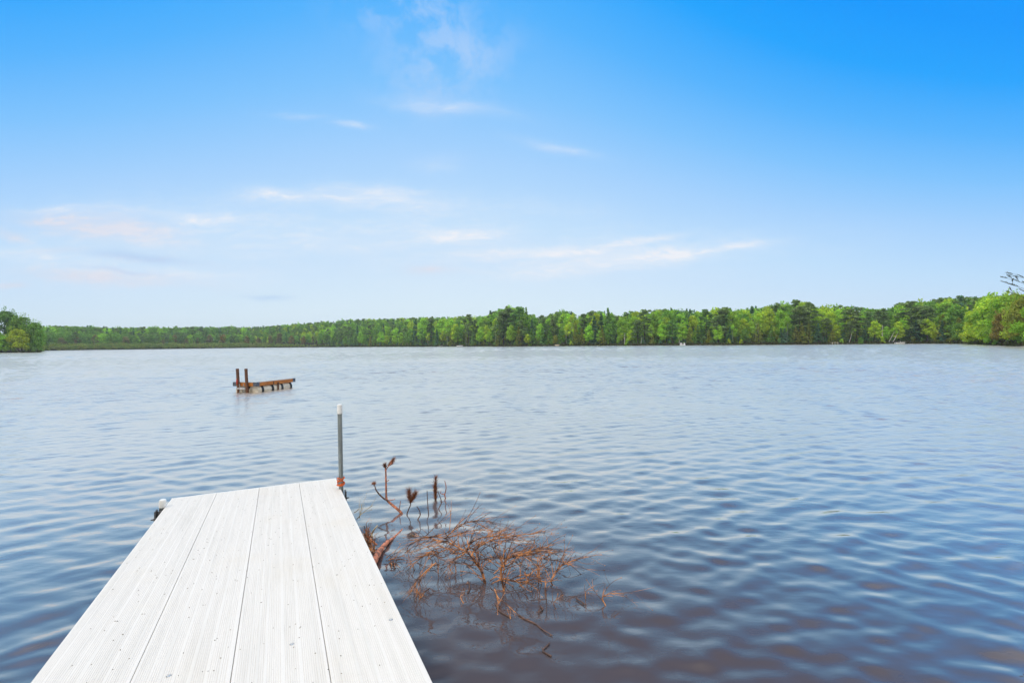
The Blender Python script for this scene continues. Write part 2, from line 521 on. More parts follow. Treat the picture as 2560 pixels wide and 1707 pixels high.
# ------------------------------------------------------------------ shoreline and terrain
# (source column, distance ahead of the shoreline, skyline row, hill height behind)
SHORE = [(-1500, 60), (-600, 120), (-100, 178), (0, 186), (60, 188), (92, 192), (102, 205), (112, 330), (200, 345), (400, 400), (640, 480), (820, 430),
         (1000, 370), (1150, 320), (1280, 270), (1400, 255), (1600, 230), (1800, 211), (2000, 200), (2200, 192), (2300, 188), (2400, 168),
         (2460, 132), (2520, 112), (2570, 98), (2650, 58), (2720, 24), (3200, 16), (4500, 10)]
az_s = [math.atan((x - 1280) / FPX) for x, z in SHORE]
rr_s = [z / math.cos(a) for a, (x, z) in zip(az_s, SHORE)]
AZ = np.array([-math.pi, -2.4, -1.9, -1.45] + az_s + [1.5, 2.2, math.pi])
RR = np.array([6.5, 9, 22, 70] + rr_s + [16, 8, 6.5])
o_ = np.argsort(AZ); AZ, RR = AZ[o_], RR[o_]
def shore_r(az): return np.interp(az, AZ, RR)
HX = np.array([-1500, 0, 100, 120, 400, 640, 800, 900, 1050, 1150, 1280, 1600, 2000, 2300, 2450, 2700])
HH = np.array([5, 5, 5, 7, 8, 10, 14, 16, 15, 13, 11, 9, 9, 11, 9, 6.0])
SKX = np.array([-200, 0, 40, 70, 100, 112, 300, 420, 600, 640, 700, 800, 900, 1000, 1080, 1160, 1174, 1190, 1230, 1262, 1275, 1310, 1340, 1380, 1400,
                1440, 1470, 1490, 1520, 1545, 1580, 1610, 1640, 1690, 1720, 1790, 1830, 1880, 1920, 1960, 2000, 2030, 2060, 2140, 2220, 2250, 2277,
                2310, 2330, 2400, 2440, 2480, 2530, 2560, 2700.])
SKY = np.array([770, 779, 786, 797, 812, 813, 818, 817, 816, 817, 812, 805, 797, 795, 793, 792, 787, 793, 789, 776, 770, 768, 785, 795, 783,
                776, 790, 782, 773, 793, 785, 777, 778, 770, 772, 777, 768, 772, 768, 762, 757, 752, 765, 766, 770, 774, 757,
                763, 753, 744, 742, 742, 734, 738, 730.])
def x_of(az): return 1280 + FPX * np.tan(np.clip(az, -1.2, 1.2))
def ground_h(az, s):
    hill = np.interp(x_of(az), HX, HH)
    s = np.asarray(s, dtype=float)
    up = 0.85 * (1 - np.exp(-np.maximum(s, 0) / 2.0)) + hill * (lambda q: q * q * (3 - 2 * q))(np.clip((s - 4) / 130, 0, 1))
    down = -np.minimum(1.5, 0.10 + 0.16 * np.abs(np.minimum(s, 0)))
    return np.where(s > 0, up - 0.10, down)
def sky_top(x, Y):
    """height above the water that reaches the skyline at column x, distance ahead Y"""
    return CAM_Z + (horizon(x) - np.interp(x, SKX, SKY)) / FPX * Y

def build_terrain():
    azs = np.unique(np.concatenate([np.linspace(-math.pi, math.pi, 120), np.linspace(-0.95, 0.95, 420), np.array(az_s)[6:8]]))
    inner = [0.0, .3, .6, .8, .9, .95, .98, 1.0]
    outer = [0.5, 1, 2, 3.5, 6, 10, 16, 25, 40, 60, 85, 115, 150, 190, 250, 350, 550, 800]
    V = []
    R = shore_r(azs)
    for q in inner:
        r = R * q; s = r - R
        V.append(np.stack([r * np.sin(azs), r * np.cos(azs), ground_h(azs, s - 1e-3)], 1))
    for s in outer:
        r = R + s
        wob = 0.12 * np.sin(azs * 310) * np.minimum(1, s / 3)
        V.append(np.stack([r * np.sin(azs), r * np.cos(azs), ground_h(azs, s) + wob], 1))
    n, mrow = len(azs), len(V)
    V = np.concatenate(V)
    i, j = np.meshgrid(np.arange(n - 1), np.arange(mrow - 1))
    a = (j * n + i).ravel()
    me = quads_mesh('ground', V, np.stack([a, a + 1, a + n + 1, a + n], 1), True)
    o = link_mesh('ground', me, MAT['ground'])
    tag(o, kind='structure')
build_terrain()

def build_water():
    th = np.unique(np.concatenate([np.linspace(-math.pi, -1.0, 50), np.linspace(-1.0, 1.0, 760), np.linspace(1.0, math.pi, 50)]))
    r, rs = 1.0, [0.0, 0.5]
    while r < 30:
        rs.append(r)
        r += min(0.075, max(0.018, r * r / (455 * 1.8) * 1.6))
    while r < 480:
        rs.append(r); r += min(1.15, max(0.075, (r - 22) * 0.013))
    while r < 900:
        rs.append(r); r *= 1.06
    rs = np.array(rs)
    A, Rr = np.meshgrid(th, rs)
    lim = shore_r(A) + 1.5
    Rr = np.minimum(Rr, np.where(np.abs(A) < 1.0, 1e9, lim))
    X, Y = Rr * np.sin(A), Rr * np.cos(A)
    Hh = np.zeros_like(X)
    N = 72
    q = np.random.default_rng(21)
    lam = np.exp(q.uniform(np.log(0.13), np.log(0.66), N))
    nr = int(np.searchsorted(rs, 42.0))
    Xn, Yn = X[:nr], Y[:nr]
    Hn = np.zeros_like(Xn)
    for L in lam:
        k = 2 * math.pi / L
        c = (q.uniform(-19, 19) + 2, q.uniform(-24, -10))
        slope = 0.098 * math.sqrt(2 / N) * math.exp(-((math.log(L / 0.25)) ** 2) / 0.8) * 1.55
        amp = slope / k
        ph = q.uniform(0, 6.28)
        d = np.hypot(Xn - c[0], Yn - c[1])
        ex, ey, ep = q.uniform(-2.4, 2.4), q.uniform(-1.6, 1.6), q.uniform(0, 6.28)
        env = 0.75 + 0.55 * np.sin(ex * Xn + ey * Yn + ep + 0.8 * np.sin(0.5 * Xn - 0.3 * Yn + ph))
        wob = 0.22 * np.sin(0.9 * Xn + 1.3 * Yn + ph * 2) + 0.16 * np.sin(2.3 * Xn - 0.7 * Yn + ep)
        Hn += amp * env * np.sin(k * (d + 0.30 * wob * L / 0.5) + ph)
    # calmer close to the dock and the fallen branches, rougher further out
    gain = np.clip(0.70 + Rr[:nr] * 0.035, 0.72, 1.3) * np.clip((41 - Rr[:nr]) / 20, 0, 1)
    calm = 1 - 0.55 * np.exp(-(((Xn + 0.35) / 1.5) ** 2 + ((Yn - 3.6) / 1.5) ** 2))
    Hh[:nr] += Hn * gain * calm
    # longer chop over the open lake
    for lo, hi, r0, r1, r2, r3, M_, sl in ((0.55, 1.5, 16, 34, 90, 130, 26, .155), (1.8, 4.0, 70, 120, 470, 500, 26, .15)):
        i0, i1 = int(np.searchsorted(rs, r0)), int(np.searchsorted(rs, r3))
        Xf, Yf, Rf = X[i0:i1], Y[i0:i1], Rr[i0:i1]
        w = np.clip((Rf - r0) / (r1 - r0), 0, 1) * np.clip((r3 - Rf) / (r3 - r2), 0, 1)
        Hf = np.zeros_like(Xf)
        for i in range(M_):
            L = math.exp(q.uniform(math.log(lo), math.log(hi))); k = 2 * math.pi / L
            th_ = q.normal(0, .55); ph = q.uniform(0, 6.28)
            e1, e2, e3 = q.uniform(-1, 1) * 2 / L * .6, q.uniform(-1, 1) * 2 / L * .6, q.uniform(0, 6.28)
            Hf += sl * math.sqrt(2 / M_) / k * (0.8 + 0.5 * np.sin(e1 * Xf + e2 * Yf + e3)) * np.sin(k * (Xf * math.sin(th_) + Yf * math.cos(th_)) + ph)
        gust = 0.85 + 0.3 * np.sin(Xf * .045 + 1.3 * np.sin(Yf * .021)) * np.sin(Yf * .06 + Xf * .013)
        Hh[i0:i1] += Hf * w * gust
    # rain rings
    for px, py, r0, a in ((1160, 1554, .055, .0016), (1213, 1532, .045, .0016), (1186, 1540, .10, .0010), (1100, 1563, .08, .001), (1236, 1620, .05, .0014),
                          (1420, 1588, .06, .0014), (1300, 1600, .12, .0008), (1590, 1650, .09, .001), (1720, 1640, .07, .001), (1960, 1550, .11, .001),
                          (2180, 1680, .09, .001), (70, 1650, .16, .0014), (2530, 1612, .08, .001), (1640, 1690, .12, .001), (170, 1500, .1, .001)):
        p = on_z(px, py)
        dd = np.hypot(X - p.x, Y - p.y)
        Hh += 0.45 * a * np.exp(-((dd - r0) / 0.022) ** 2) * np.cos((dd - r0) / 0.012)
    n, mrow = len(th), len(rs)
    V = np.stack([X, Y, Hh], 2).reshape(-1, 3)
    i, j = np.meshgrid(np.arange(n - 1), np.arange(mrow - 1))
    a = (j * n + i).ravel()
    me = quads_mesh('lake', V, np.stack([a, a + 1, a + n + 1, a + n], 1), True)
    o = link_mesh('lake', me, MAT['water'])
    tag(o, kind='structure')
build_water()

# ------------------------------------------------------------------ foliage generators
def leaf_quads(P, Nrm, size, aspect=1.0, q=rng):
    """P (n,3) centres, Nrm (n,3) facing -> V (4n,3): bent diamond leaves"""
    n = len(P)
    Nn = Nrm / np.maximum(np.linalg.norm(Nrm, axis=1, keepdims=True), 1e-6)
    a = q.normal(size=(n, 3))
    a -= Nn * (a * Nn).sum(1, keepdims=True)
    a /= np.maximum(np.linalg.norm(a, axis=1, keepdims=True), 1e-6)
    b = np.cross(Nn, a)
    sz = (np.asarray(size) * q.uniform(0.6, 1.35, n))[:, None]
    a = a * sz * 0.5 * aspect; b = b * sz * 0.5
    k = Nn * sz * 0.12
    return np.stack([P - a - k, P - b, P + a - k, P + b], 1).reshape(-1, 3)
def unit(v): return v / np.maximum(np.linalg.norm(v, axis=-1, keepdims=True), 1e-6)

def broad_crown(q, n=1500, H=1.0, W=0.30, z0=0.22, lobes=16, leaf=0.032, low=False):
    """rounded crown of overlapping leaf clumps, unit height"""
    C, Rl = [], []
    for i in range(lobes):
        t = (i + q.uniform(0, 1)) / lobes
        z = z0 + (1 - z0) * (0.10 + 0.80 * t)
        env = math.sin(math.pi * min(1, (0.16 + 0.84 * (z - z0) / (1 - z0)) ** 0.85)) ** 0.6 if not low else (1 - 0.75 * t)
        a = q.uniform(0, 6.28); r = W * env * math.sqrt(q.uniform(0.15, 1.0)) * 0.85
        C.append((r * math.cos(a), r * math.sin(a), z)); Rl.append(W * q.uniform(0.24, 0.42))
    C.append((0, 0, 0.91)); Rl.append(W * 0.33)
    C, Rl = np.array(C), np.array(Rl)
    w = Rl ** 2 / (Rl ** 2).sum()
    idx = q.choice(len(C), n, p=w)
    nsp = max(6, n // 90)
    D = unit(q.normal(size=(n, 3)) + np.array([0, 0, 0.25]))
    rad_ = Rl[idx] * np.clip(q.normal(0.9, 0.16, n), 0.35, 1.25)
    P = C[idx] + D * rad_[:, None] * np.array([1, 1, 0.8])
    P[:, 2] = np.minimum(P[:, 2], 1.0)
    for i in range(nsp):                                # leafy sprigs standing above the crown
        j = q.integers(0, n, 1)[0]
        c0 = C[q.integers(len(C))]; m = 5
        top = c0 + unit(np.array([q.normal() * .6, q.normal() * .6, 1.0])) * W * q.uniform(.32, .62)
        ii = q.integers(0, n, m)
        P[ii] = top + np.stack([q.normal(0, .006, m), q.normal(0, .006, m), np.linspace(-.03, .035, m)], 1) * (W / .24)
    Nn = D + 0.55 * q.normal(size=(n, 3))
    V = leaf_quads(P, Nn, np.full(n, leaf), 1.2, q)
    tl = q.uniform(0.78, 1.2, len(C))
    tint = tl[idx] * q.uniform(0.72, 1.28, n)
    warm = q.uniform(-0.12, 0.12, n)
    col = np.stack([tint * (1 + warm), tint, tint * (1 - warm)], 1)
    return V, np.repeat(col, 4, 0)

def cone_crown(q, n=1500, W=0.17, z0=0.06, whorls=17, leaf=0.036, droop=0.35, pw=0.85, fill=0.5):
    P, Nn, tint = [], [], []
    per = max(1, n // (whorls * 7))
    for i in range(whorls):
        t = (i + q.uniform(-.25, .25)) / whorls
        z = z0 + (1 - z0) * max(0, t)
        R = W * max(0.03, (1 - max(0, t))) ** pw * q.uniform(0.8, 1.15)
        for b in range(7):
            a = q.uniform(0, 6.28); L = R * q.uniform(0.65, 1.1)
            m = per
            s = fill + (1.03 - fill) * np.sqrt(q.uniform(0, 1, m))
            x = np.cos(a) * L * s; y = np.sin(a) * L * s
            zz = z - droop * L * s * s + q.normal(0, 0.006, m)
            off = q.normal(0, 0.16, m) * L
            P.append(np.stack([x - np.sin(a) * off, y + np.cos(a) * off, zz], 1))
            Nn.append(np.array([np.cos(a) * .5, np.sin(a) * .5, 0.9]) + 0.45 * q.normal(size=(m, 3)))
            tint.append(np.full(m, q.uniform(0.7, 1.2)) * q.uniform(0.75, 1.25, m))
    P = np.concatenate(P); Nn = np.concatenate(Nn); tint = np.concatenate(tint)
    top = np.stack([q.normal(0, .006, 24), q.normal(0, .006, 24), q.uniform(0.93, 1.01, 24)], 1)
    P = np.concatenate([P, top]); Nn = np.concatenate([Nn, q.normal(size=(24, 3))]); tint = np.concatenate([tint, np.ones(24)])
    V = leaf_quads(P, Nn, np.full(len(P), leaf), 1.5, q)
    col = np.stack([tint, tint, tint], 1)
    return V, np.repeat(col, 4, 0)

def pine_crown(q, n=1500, W=0.17, z0=0.30, pads=30, leaf=0.032):
    """open crown of flat needle pads on uneven limbs; returns limb ends too"""
    P, Nn, tint, ends = [], [], [], []
    per = n // pads
    for i in range(pads):
        t = (i + q.uniform(0, 1)) / pads
        z = z0 + (1 - z0) * t
        R = W * (0.35 + 0.75 * math.sin(math.pi * min(1, 0.22 + 0.78 * t)) ** 0.8) * q.uniform(0.35, 1.15)
        if t > 0.93: R *= 0.4
        a = q.uniform(0, 6.28)
        c = np.array([R * math.cos(a), R * math.sin(a), z + 0.2 * R])
        ends.append(((0, 0, z - 0.02), tuple(c)))
        pr = q.uniform(0.035, 0.075)
        D = unit(q.normal(size=(per, 3)))
        Q = c + D * pr * np.array([1.15, 1.15, 0.45]) * q.uniform(0.5, 1.1, per)[:, None]
        P.append(Q); Nn.append(D * np.array([1, 1, 1.5]) + np.array([0, 0, .4]) + 0.6 * q.normal(size=(per, 3)))
        tint.append(np.full(per, q.uniform(0.72, 1.22)) * q.uniform(0.75, 1.25, per))
    P = np.concatenate(P); Nn = np.concatenate(Nn); tint = np.concatenate(tint)
    V = leaf_quads(P, Nn, np.full(len(P), leaf), 1.4, q)
    return V, np.repeat(np.stack([tint] * 3, 1), 4, 0), ends

def trunk_builder(q, H=1.0, r=0.011, lean=0.02, limbs=None, n_limb=7, z0=0.3, W=0.2):
    mb = MB()
    lx, ly = q.uniform(-lean, lean), q.uniform(-lean, lean)
    pts = [(lx * t * t * 2, ly * t * t, t * H * 0.93 - (0.02 if t == 0 else 0)) for t in np.linspace(0, 1, 7)]
    mb.tube(pts, [r * (1.25 - 1.1 * t) for t in np.linspace(0, 1, 7)], 6)
    if limbs is None:
        limbs = []
        for i in range(n_limb):
            z = z0 + (0.85 - z0) * (i + .5) / n_limb
            a = q.uniform(0, 6.28); L = W * q.uniform(.5, .85)
            limbs.append(((lx * z * z * 2, ly * z * z, z - 0.08), (L * math.cos(a), L * math.sin(a), z + 0.05)))
    for a, b in limbs:
        a, b = Vector(a), Vector(b)
        mid = (a + b) / 2 + Vector((0, 0, -0.012))
        mb.tube([a, mid, b], [r * .42, r * .3, r * .12], 4, cap=False)
    return mb

def quad_idx(nv): return np.arange(nv).reshape(-1, 4)
PROTO = {}
def proto(kind, V, col, trunk_mb, trunk_mat):
    me = quads_mesh(kind + '_crown', V, quad_idx(len(V)), False, col)
    me.materials.append(MAT['foliage'])
    t = trunk_mb.build('trunk_source', trunk_mat)
    tm = t.data
    bpy.data.objects.remove(t)
    PROTO.setdefault(kind, []).append((me, tm))
def make_protos():
    q = np.random.default_rng(5)
    for i in range(7):
        V, c = broad_crown(q, 3000, W=q.uniform(.17, .25), z0=q.uniform(.10, .26), lobes=34, leaf=.030)
        proto('broadleaf', V, c, trunk_builder(q, r=.012), MAT['trunk'])
    for i in range(3):
        V, c = broad_crown(q, 7500, W=q.uniform(.33, .40), z0=q.uniform(.02, .06), lobes=30, leaf=.031)
        proto('bank_broadleaf', V, c, trunk_builder(q, r=.016, n_limb=9, W=.3, lean=.06), MAT['trunk'])
    for i in range(3):
        V, c = cone_crown(q, 1900, W=q.uniform(.17, .21), whorls=18, leaf=.036, droop=.35)
        proto('spruce', V, c, trunk_builder(q, r=.011, n_limb=0, limbs=[]), MAT['trunk'])
    for i in range(3):
        V, c = cone_crown(q, 1900, W=q.uniform(.19, .24), z0=.03, whorls=20, leaf=.036, droop=.1, pw=.7, fill=.6)
        proto('cedar', V, c, trunk_builder(q, r=.013, limbs=[]), MAT['trunk'])
    for i in range(4):
        V, c, ends = pine_crown(q, 1700, W=q.uniform(.15, .2), z0=q.uniform(.22, .38), pads=34)
        proto('pine', V, c, trunk_builder(q, r=.012, limbs=ends[::2]), MAT['trunk'])
    for i in range(3):
        V, c = broad_crown(q, 950, W=q.uniform(.17, .22), z0=.33, lobes=13, leaf=.032)
        proto('birch', V, c, trunk_builder(q, r=.0065, lean=.05, z0=.35, W=.17), MAT['birch'])
    for i in range(3):
        V, c = broad_crown(q, 1300, W=.55, z0=.0, lobes=15, leaf=.06, low=True)
        proto('bush', V, c, trunk_builder(q, r=.02, n_limb=6, z0=.1, W=.4), MAT['trunk'])
make_protos()

ORD = 'first second third fourth fifth sixth seventh eighth ninth tenth eleventh twelfth thirteenth fourteenth fifteenth sixteenth seventeenth eighteenth nineteenth twentieth'.split()
def ordinal(n):
    if n <= 20: return ORD[n - 1]
    tens = {2: 'twenty', 3: 'thirty', 4: 'forty', 5: 'fifty', 6: 'sixty'}[n // 10]
    return tens + '-' + ORD[n % 10 - 1] if n % 10 else {2: 'twentieth', 3: 'thirtieth', 4: 'fortieth', 5: 'fiftieth', 6: 'sixtieth'}[n // 10]

TINT = {  # crown colour by (kind, shade word)
    'yellow-green': (0.262, 0.372, 0.042), 'bright green': (0.205, 0.365, 0.050), 'mid green': (0.125, 0.255, 0.050),
    'deep green': (0.115, 0.225, 0.062), 'olive': (0.185, 0.225, 0.045), 'dark green': (0.112, 0.180, 0.070),
    'blue-green': (0.075, 0.165, 0.105), 'russet': (0.200, 0.170, 0.050), 'brownish': (0.165, 0.165, 0.080),
}
TINT = {k: (c[0] * 1.85, c[1] * 1.68, c[2] * 1.65) for k, c in TINT.items()}
TREES = []
def add_tree(kind, shade, x, s, h, row, wide=1.0, lean=None, az=None):
    az = math.atan((x - 1280) / FPX)
    r = float(shore_r(az)) + s
    X, Y = r * math.sin(az), r * math.cos(az)
    g = float(ground_h(az, s))
    TREES.append(dict(kind=kind, shade=shade, x=x, X=X, Y=Y, g=g, h=h, row=row, wide=wide, lean=lean))
def fit_h(x, s, frac):
    az = math.atan((x - 1280) / FPX)
    Y = (float(shore_r(az)) + s) * math.cos(az)
    return (float(sky_top(x, Y)) - float(ground_h(az, s))) * frac

# trees picked out one by one along the far shore: kind, shade, column, set-back, share of the skyline height, row, width
HAND = [
    # left headland
    ('bank_broadleaf', 'deep green', -55, 9, 1.0, 'head', 1.0), ('bank_broadleaf', 'deep green', 12, 12, 1.03, 'head', .75), ('bank_broadleaf', 'mid green', 55, 7, .98, 'head', .9),
    ('bank_broadleaf', 'mid green', 84, 4, .97, 'head', .8), ('bank_broadleaf', 'yellow-green', 46, 2, .62, 'head', 1.0), ('bank_broadleaf', 'bright green', 3, 2, .42, 'head', 1.25),
    ('bush', 'deep green', 26, 1, .24, 'head', 1.1), ('bush', 'deep green', 72, 1, .26, 'head', 1.1), ('bush', 'mid green', 92, 2, .36, 'head', 1.1), ('bush', 'deep green', 100, 1, .2, 'head', 1.0),
    ('bank_broadleaf', 'deep green', -110, 6, .95, 'head', 1.0), ('bank_broadleaf', 'mid green', -30, 3, .6, 'head', 1.1),
    # centre and right shore
    ('pine', 'dark green', 1172, 6, 1.0, 'front', 1.1), ('birch', 'bright green', 1118, 5, .85, 'front', 1.1), ('broadleaf', 'yellow-green', 1139, 6, .78, 'front', 1.0),
    ('broadleaf', 'bright green', 1202, 5, .66, 'front', 1.1), ('broadleaf', 'yellow-green', 1218, 7, .7, 'front', .9), ('cedar', 'mid green', 1092, 4, .6, 'front', 1.0),
    ('pine', 'dark green', 1258, 7, .97, 'front', 1.5), ('pine', 'dark green', 1272, 14, 1.0, 'front', 1.4), ('pine', 'deep green', 1300, 12, 1.0, 'front', 1.3), ('spruce', 'deep green', 1316, 18, 1.02, 'front', .9),
    ('broadleaf', 'bright green', 1350, 9, .72, 'front', 1.0), ('broadleaf', 'yellow-green', 1319, 2, .32, 'front', 1.3), ('cedar', 'olive', 1297, 3, .5, 'front', 1.0),
    ('birch', 'yellow-green', 1416, 5, .62, 'front', 1.2), ('birch', 'yellow-green', 1424, 9, .7, 'front', 1.0), ('broadleaf', 'olive', 1388, 3, .36, 'front', 1.2),
    ('bush', 'yellow-green', 1428, 1, .13, 'front', 1.0), ('cedar', 'olive', 1440, 5, .6, 'front', .9), ('spruce', 'blue-green', 1486, 7, .92, 'front', 1.3), ('spruce', 'deep green', 1521, 10, 1.03, 'front', 1.2),
    ('spruce', 'blue-green', 1503, 12, .95, 'front', 1.2), ('cedar', 'olive', 1506, 2, .48, 'front', 1.25), ('spruce', 'mid green', 1521, 3, .42, 'front', .8), ('broadleaf', 'bright green', 1546, 3, .3, 'front', 1.1),
    ('bush', 'bright green', 1568, 1, .2, 'front', .8), ('cedar', 'olive', 1632, 2, .3, 'front', 1.1), ('pine', 'dark green', 1611, 8, 1.02, 'front', 1.1), ('pine', 'dark green', 1594, 5, .75, 'front', 1.2),
    ('broadleaf', 'yellow-green', 1666, 11, .82, 'front', 1.1), ('cedar', 'olive', 1722, 3, .42, 'front', 1.0), ('birch', 'mid green', 1699, 4, .5, 'front', .7),
    ('spruce', 'deep green', 1745, 4, .55, 'front', 1.3), ('pine', 'dark green', 1812, 10, 1.03, 'front', 1.3), ('pine', 'dark green', 1795, 6, .82, 'front', 1.3), ('spruce', 'blue-green', 1825, 3, .48, 'front', 1.2),
    ('broadleaf', 'yellow-green', 1862, 8, .72, 'front', 1.1), ('bush', 'yellow-green', 1822, 1, .14, 'front', 1.0), ('bush', 'yellow-green', 1853, 1, .14, 'front', .8), ('birch', 'bright green', 1888, 5, .82, 'front', 1.0),
    ('pine', 'dark green', 1999, 6, .9, 'front', 1.4), ('pine', 'dark green', 2016, 10, .9, 'front', 1.3), ('birch', 'bright green', 1967, 6, .72, 'front', 1.1), ('spruce', 'blue-green', 1962, 2, .4, 'front', 1.5),
    ('cedar', 'olive', 1990, 2, .42, 'front', 1.2), ('cedar', 'olive', 2022, 2, .48, 'front', 1.0), ('spruce', 'blue-green', 2046, 3, .5, 'front', 1.4), ('cedar', 'olive', 2082, 2, .36, 'front', 1.5),
    ('pine', 'dark green', 2126, 7, .9, 'front', 1.4), ('pine', 'dark green', 2142, 5, .86, 'front', 1.3), ('broadleaf', 'yellow-green', 2076, 10, .88, 'front', 1.0), ('pine', 'dark green', 2197, 9, .9, 'front', 1.1),
    ('birch', 'bright green', 2190, 3, .46, 'front', .9), ('bush', 'yellow-green', 2205, 1, .2, 'front', .7), ('bush', 'bright green', 2104, 1, .13, 'front', 1.0), ('bush', 'mid green', 2152, 1, .17, 'front', 1.0),
    ('pine', 'dark green', 2278, 8, 1.02, 'front', 1.5), ('pine', 'dark green', 2299, 7, .93, 'front', 1.4), ('pine', 'dark green', 2318, 8, .93, 'front', 1.3), ('spruce', 'blue-green', 2290, 3, .55, 'front', 1.4),
    ('broadleaf', 'yellow-green', 2335, 3, .45, 'front', .7), ('broadleaf', 'bright green', 2245, 10, .82, 'front', 1.1), ('broadleaf', 'bright green', 2372, 8, .62, 'front', 1.3),
    ('spruce', 'blue-green', 2356, 4, .5, 'front', 1.3), ('broadleaf', 'mid green', 2395, 10, .85, 'front', 1.3), ('bank_broadleaf', 'mid green', 2400, 3, .42, 'front', 1.0),
    # right bank, nearest
    ('bank_broadleaf', 'yellow-green', 2448, 6, .74, 'bank', 1.15), ('bank_broadleaf', 'yellow-green', 2433, 2, .45, 'bank', 1.1), ('bank_broadleaf', 'bright green', 2474, 12, .92, 'bank', 1.1),
    ('bank_broadleaf', 'bright green', 2478, 2, .36, 'bank', 1.1), ('bank_broadleaf', 'russet', 2512, 3, .64, 'bank', .95), ('bank_broadleaf', 'bright green', 2520, 14, .97, 'bank', 1.1),
    ('bank_broadleaf', 'yellow-green', 2548, 6, .78, 'bank', .9), ('bank_broadleaf', 'mid green', 2556, 2, .22, 'bank', 1.6), ('bank_broadleaf', 'olive', 2572, 8, .95, 'bank', 1.0), ('bush', 'mid green', 2496, 1, .14, 'bank', 1.2),
    ('bank_broadleaf', 'yellow-green', 2498, 20, .97, 'bank', 1.2), ('bank_broadleaf', 'bright green', 2600, 4, .8, 'bank', 1.2),
]
for kd, sh, x, s, fr, row, wd in HAND:
    add_tree(kd, sh, x, s, fit_h(x, s, fr), row, wd)

# the rest of the front belt
def belt():
    q = np.random.default_rng(11)
    def pick(tab):
        names = list(tab); p = np.array([tab[n] for n in names]); return names[q.choice(len(names), p=p / p.sum())]
    shades = {'broadleaf': {'yellow-green': .26, 'bright green': .42, 'mid green': .32}, 'birch': {'yellow-green': .4, 'bright green': .6}, 'pine': {'dark green': .75, 'deep green': .25},
              'spruce': {'blue-green': .5, 'deep green': .5}, 'cedar': {'olive': .65, 'mid green': .35}}
    x = 800.0
    while x < 2420:                                    # shoreline row
        Y = float(np.interp(x, [a for a, b in SHORE], [b for a, b in SHORE]))
        kind = pick({'broadleaf': .34, 'cedar': .22, 'spruce': .2, 'pine': .16, 'birch': .08}) if x > 1050 else pick({'broadleaf': .72, 'spruce': .12, 'cedar': .08, 'birch': .08})
        sh = pick(shades[kind]) if x > 900 or kind != 'broadleaf' else pick({'deep green': .55, 'mid green': .45})
        fr = q.uniform(.38, .68) if x > 1050 else q.uniform(.32, .55)
        s = q.uniform(2.5, 6.5)
        add_tree(kind, sh, x, s, fit_h(x, s, fr), 'front', q.uniform(.95, 1.35))
        x += q.uniform(4.2, 7.0) / Y * FPX
    x = 1040.0
    while x < 2430:                                    # tall row just behind
        Y = float(np.interp(x, [a for a, b in SHORE], [b for a, b in SHORE])) + 16
        kind = pick({'broadleaf': .55, 'pine': .24, 'spruce': .07, 'birch': .14})
        s = q.uniform(10, 24)
        add_tree(kind, pick(shades[kind]), x, s, fit_h(x, s, q.uniform(.84, 1.01) if kind != 'spruce' else q.uniform(.75, .97)), 'back', q.uniform(.9, 1.2))
        x += q.uniform(5.0, 7.6) / Y * FPX
    x = 120.0
    while x < 800:                                     # low scrubby trees behind the left thicket
        Y = float(np.interp(x, [a for a, b in SHORE], [b for a, b in SHORE])) + 26
        kind = pick({'broadleaf': .6, 'birch': .2, 'spruce': .12, 'cedar': .08})
        sh = pick({'brownish': .5, 'russet': .2, 'mid green': .3}) if kind in ('broadleaf', 'birch') else pick(shades[kind])
        s = q.uniform(18, 34)
        add_tree(kind, sh, x, s, fit_h(x, s, q.uniform(.4, .66)), 'left', q.uniform(1.0, 1.4))
        x += q.uniform(9, 15) / Y * FPX
belt()

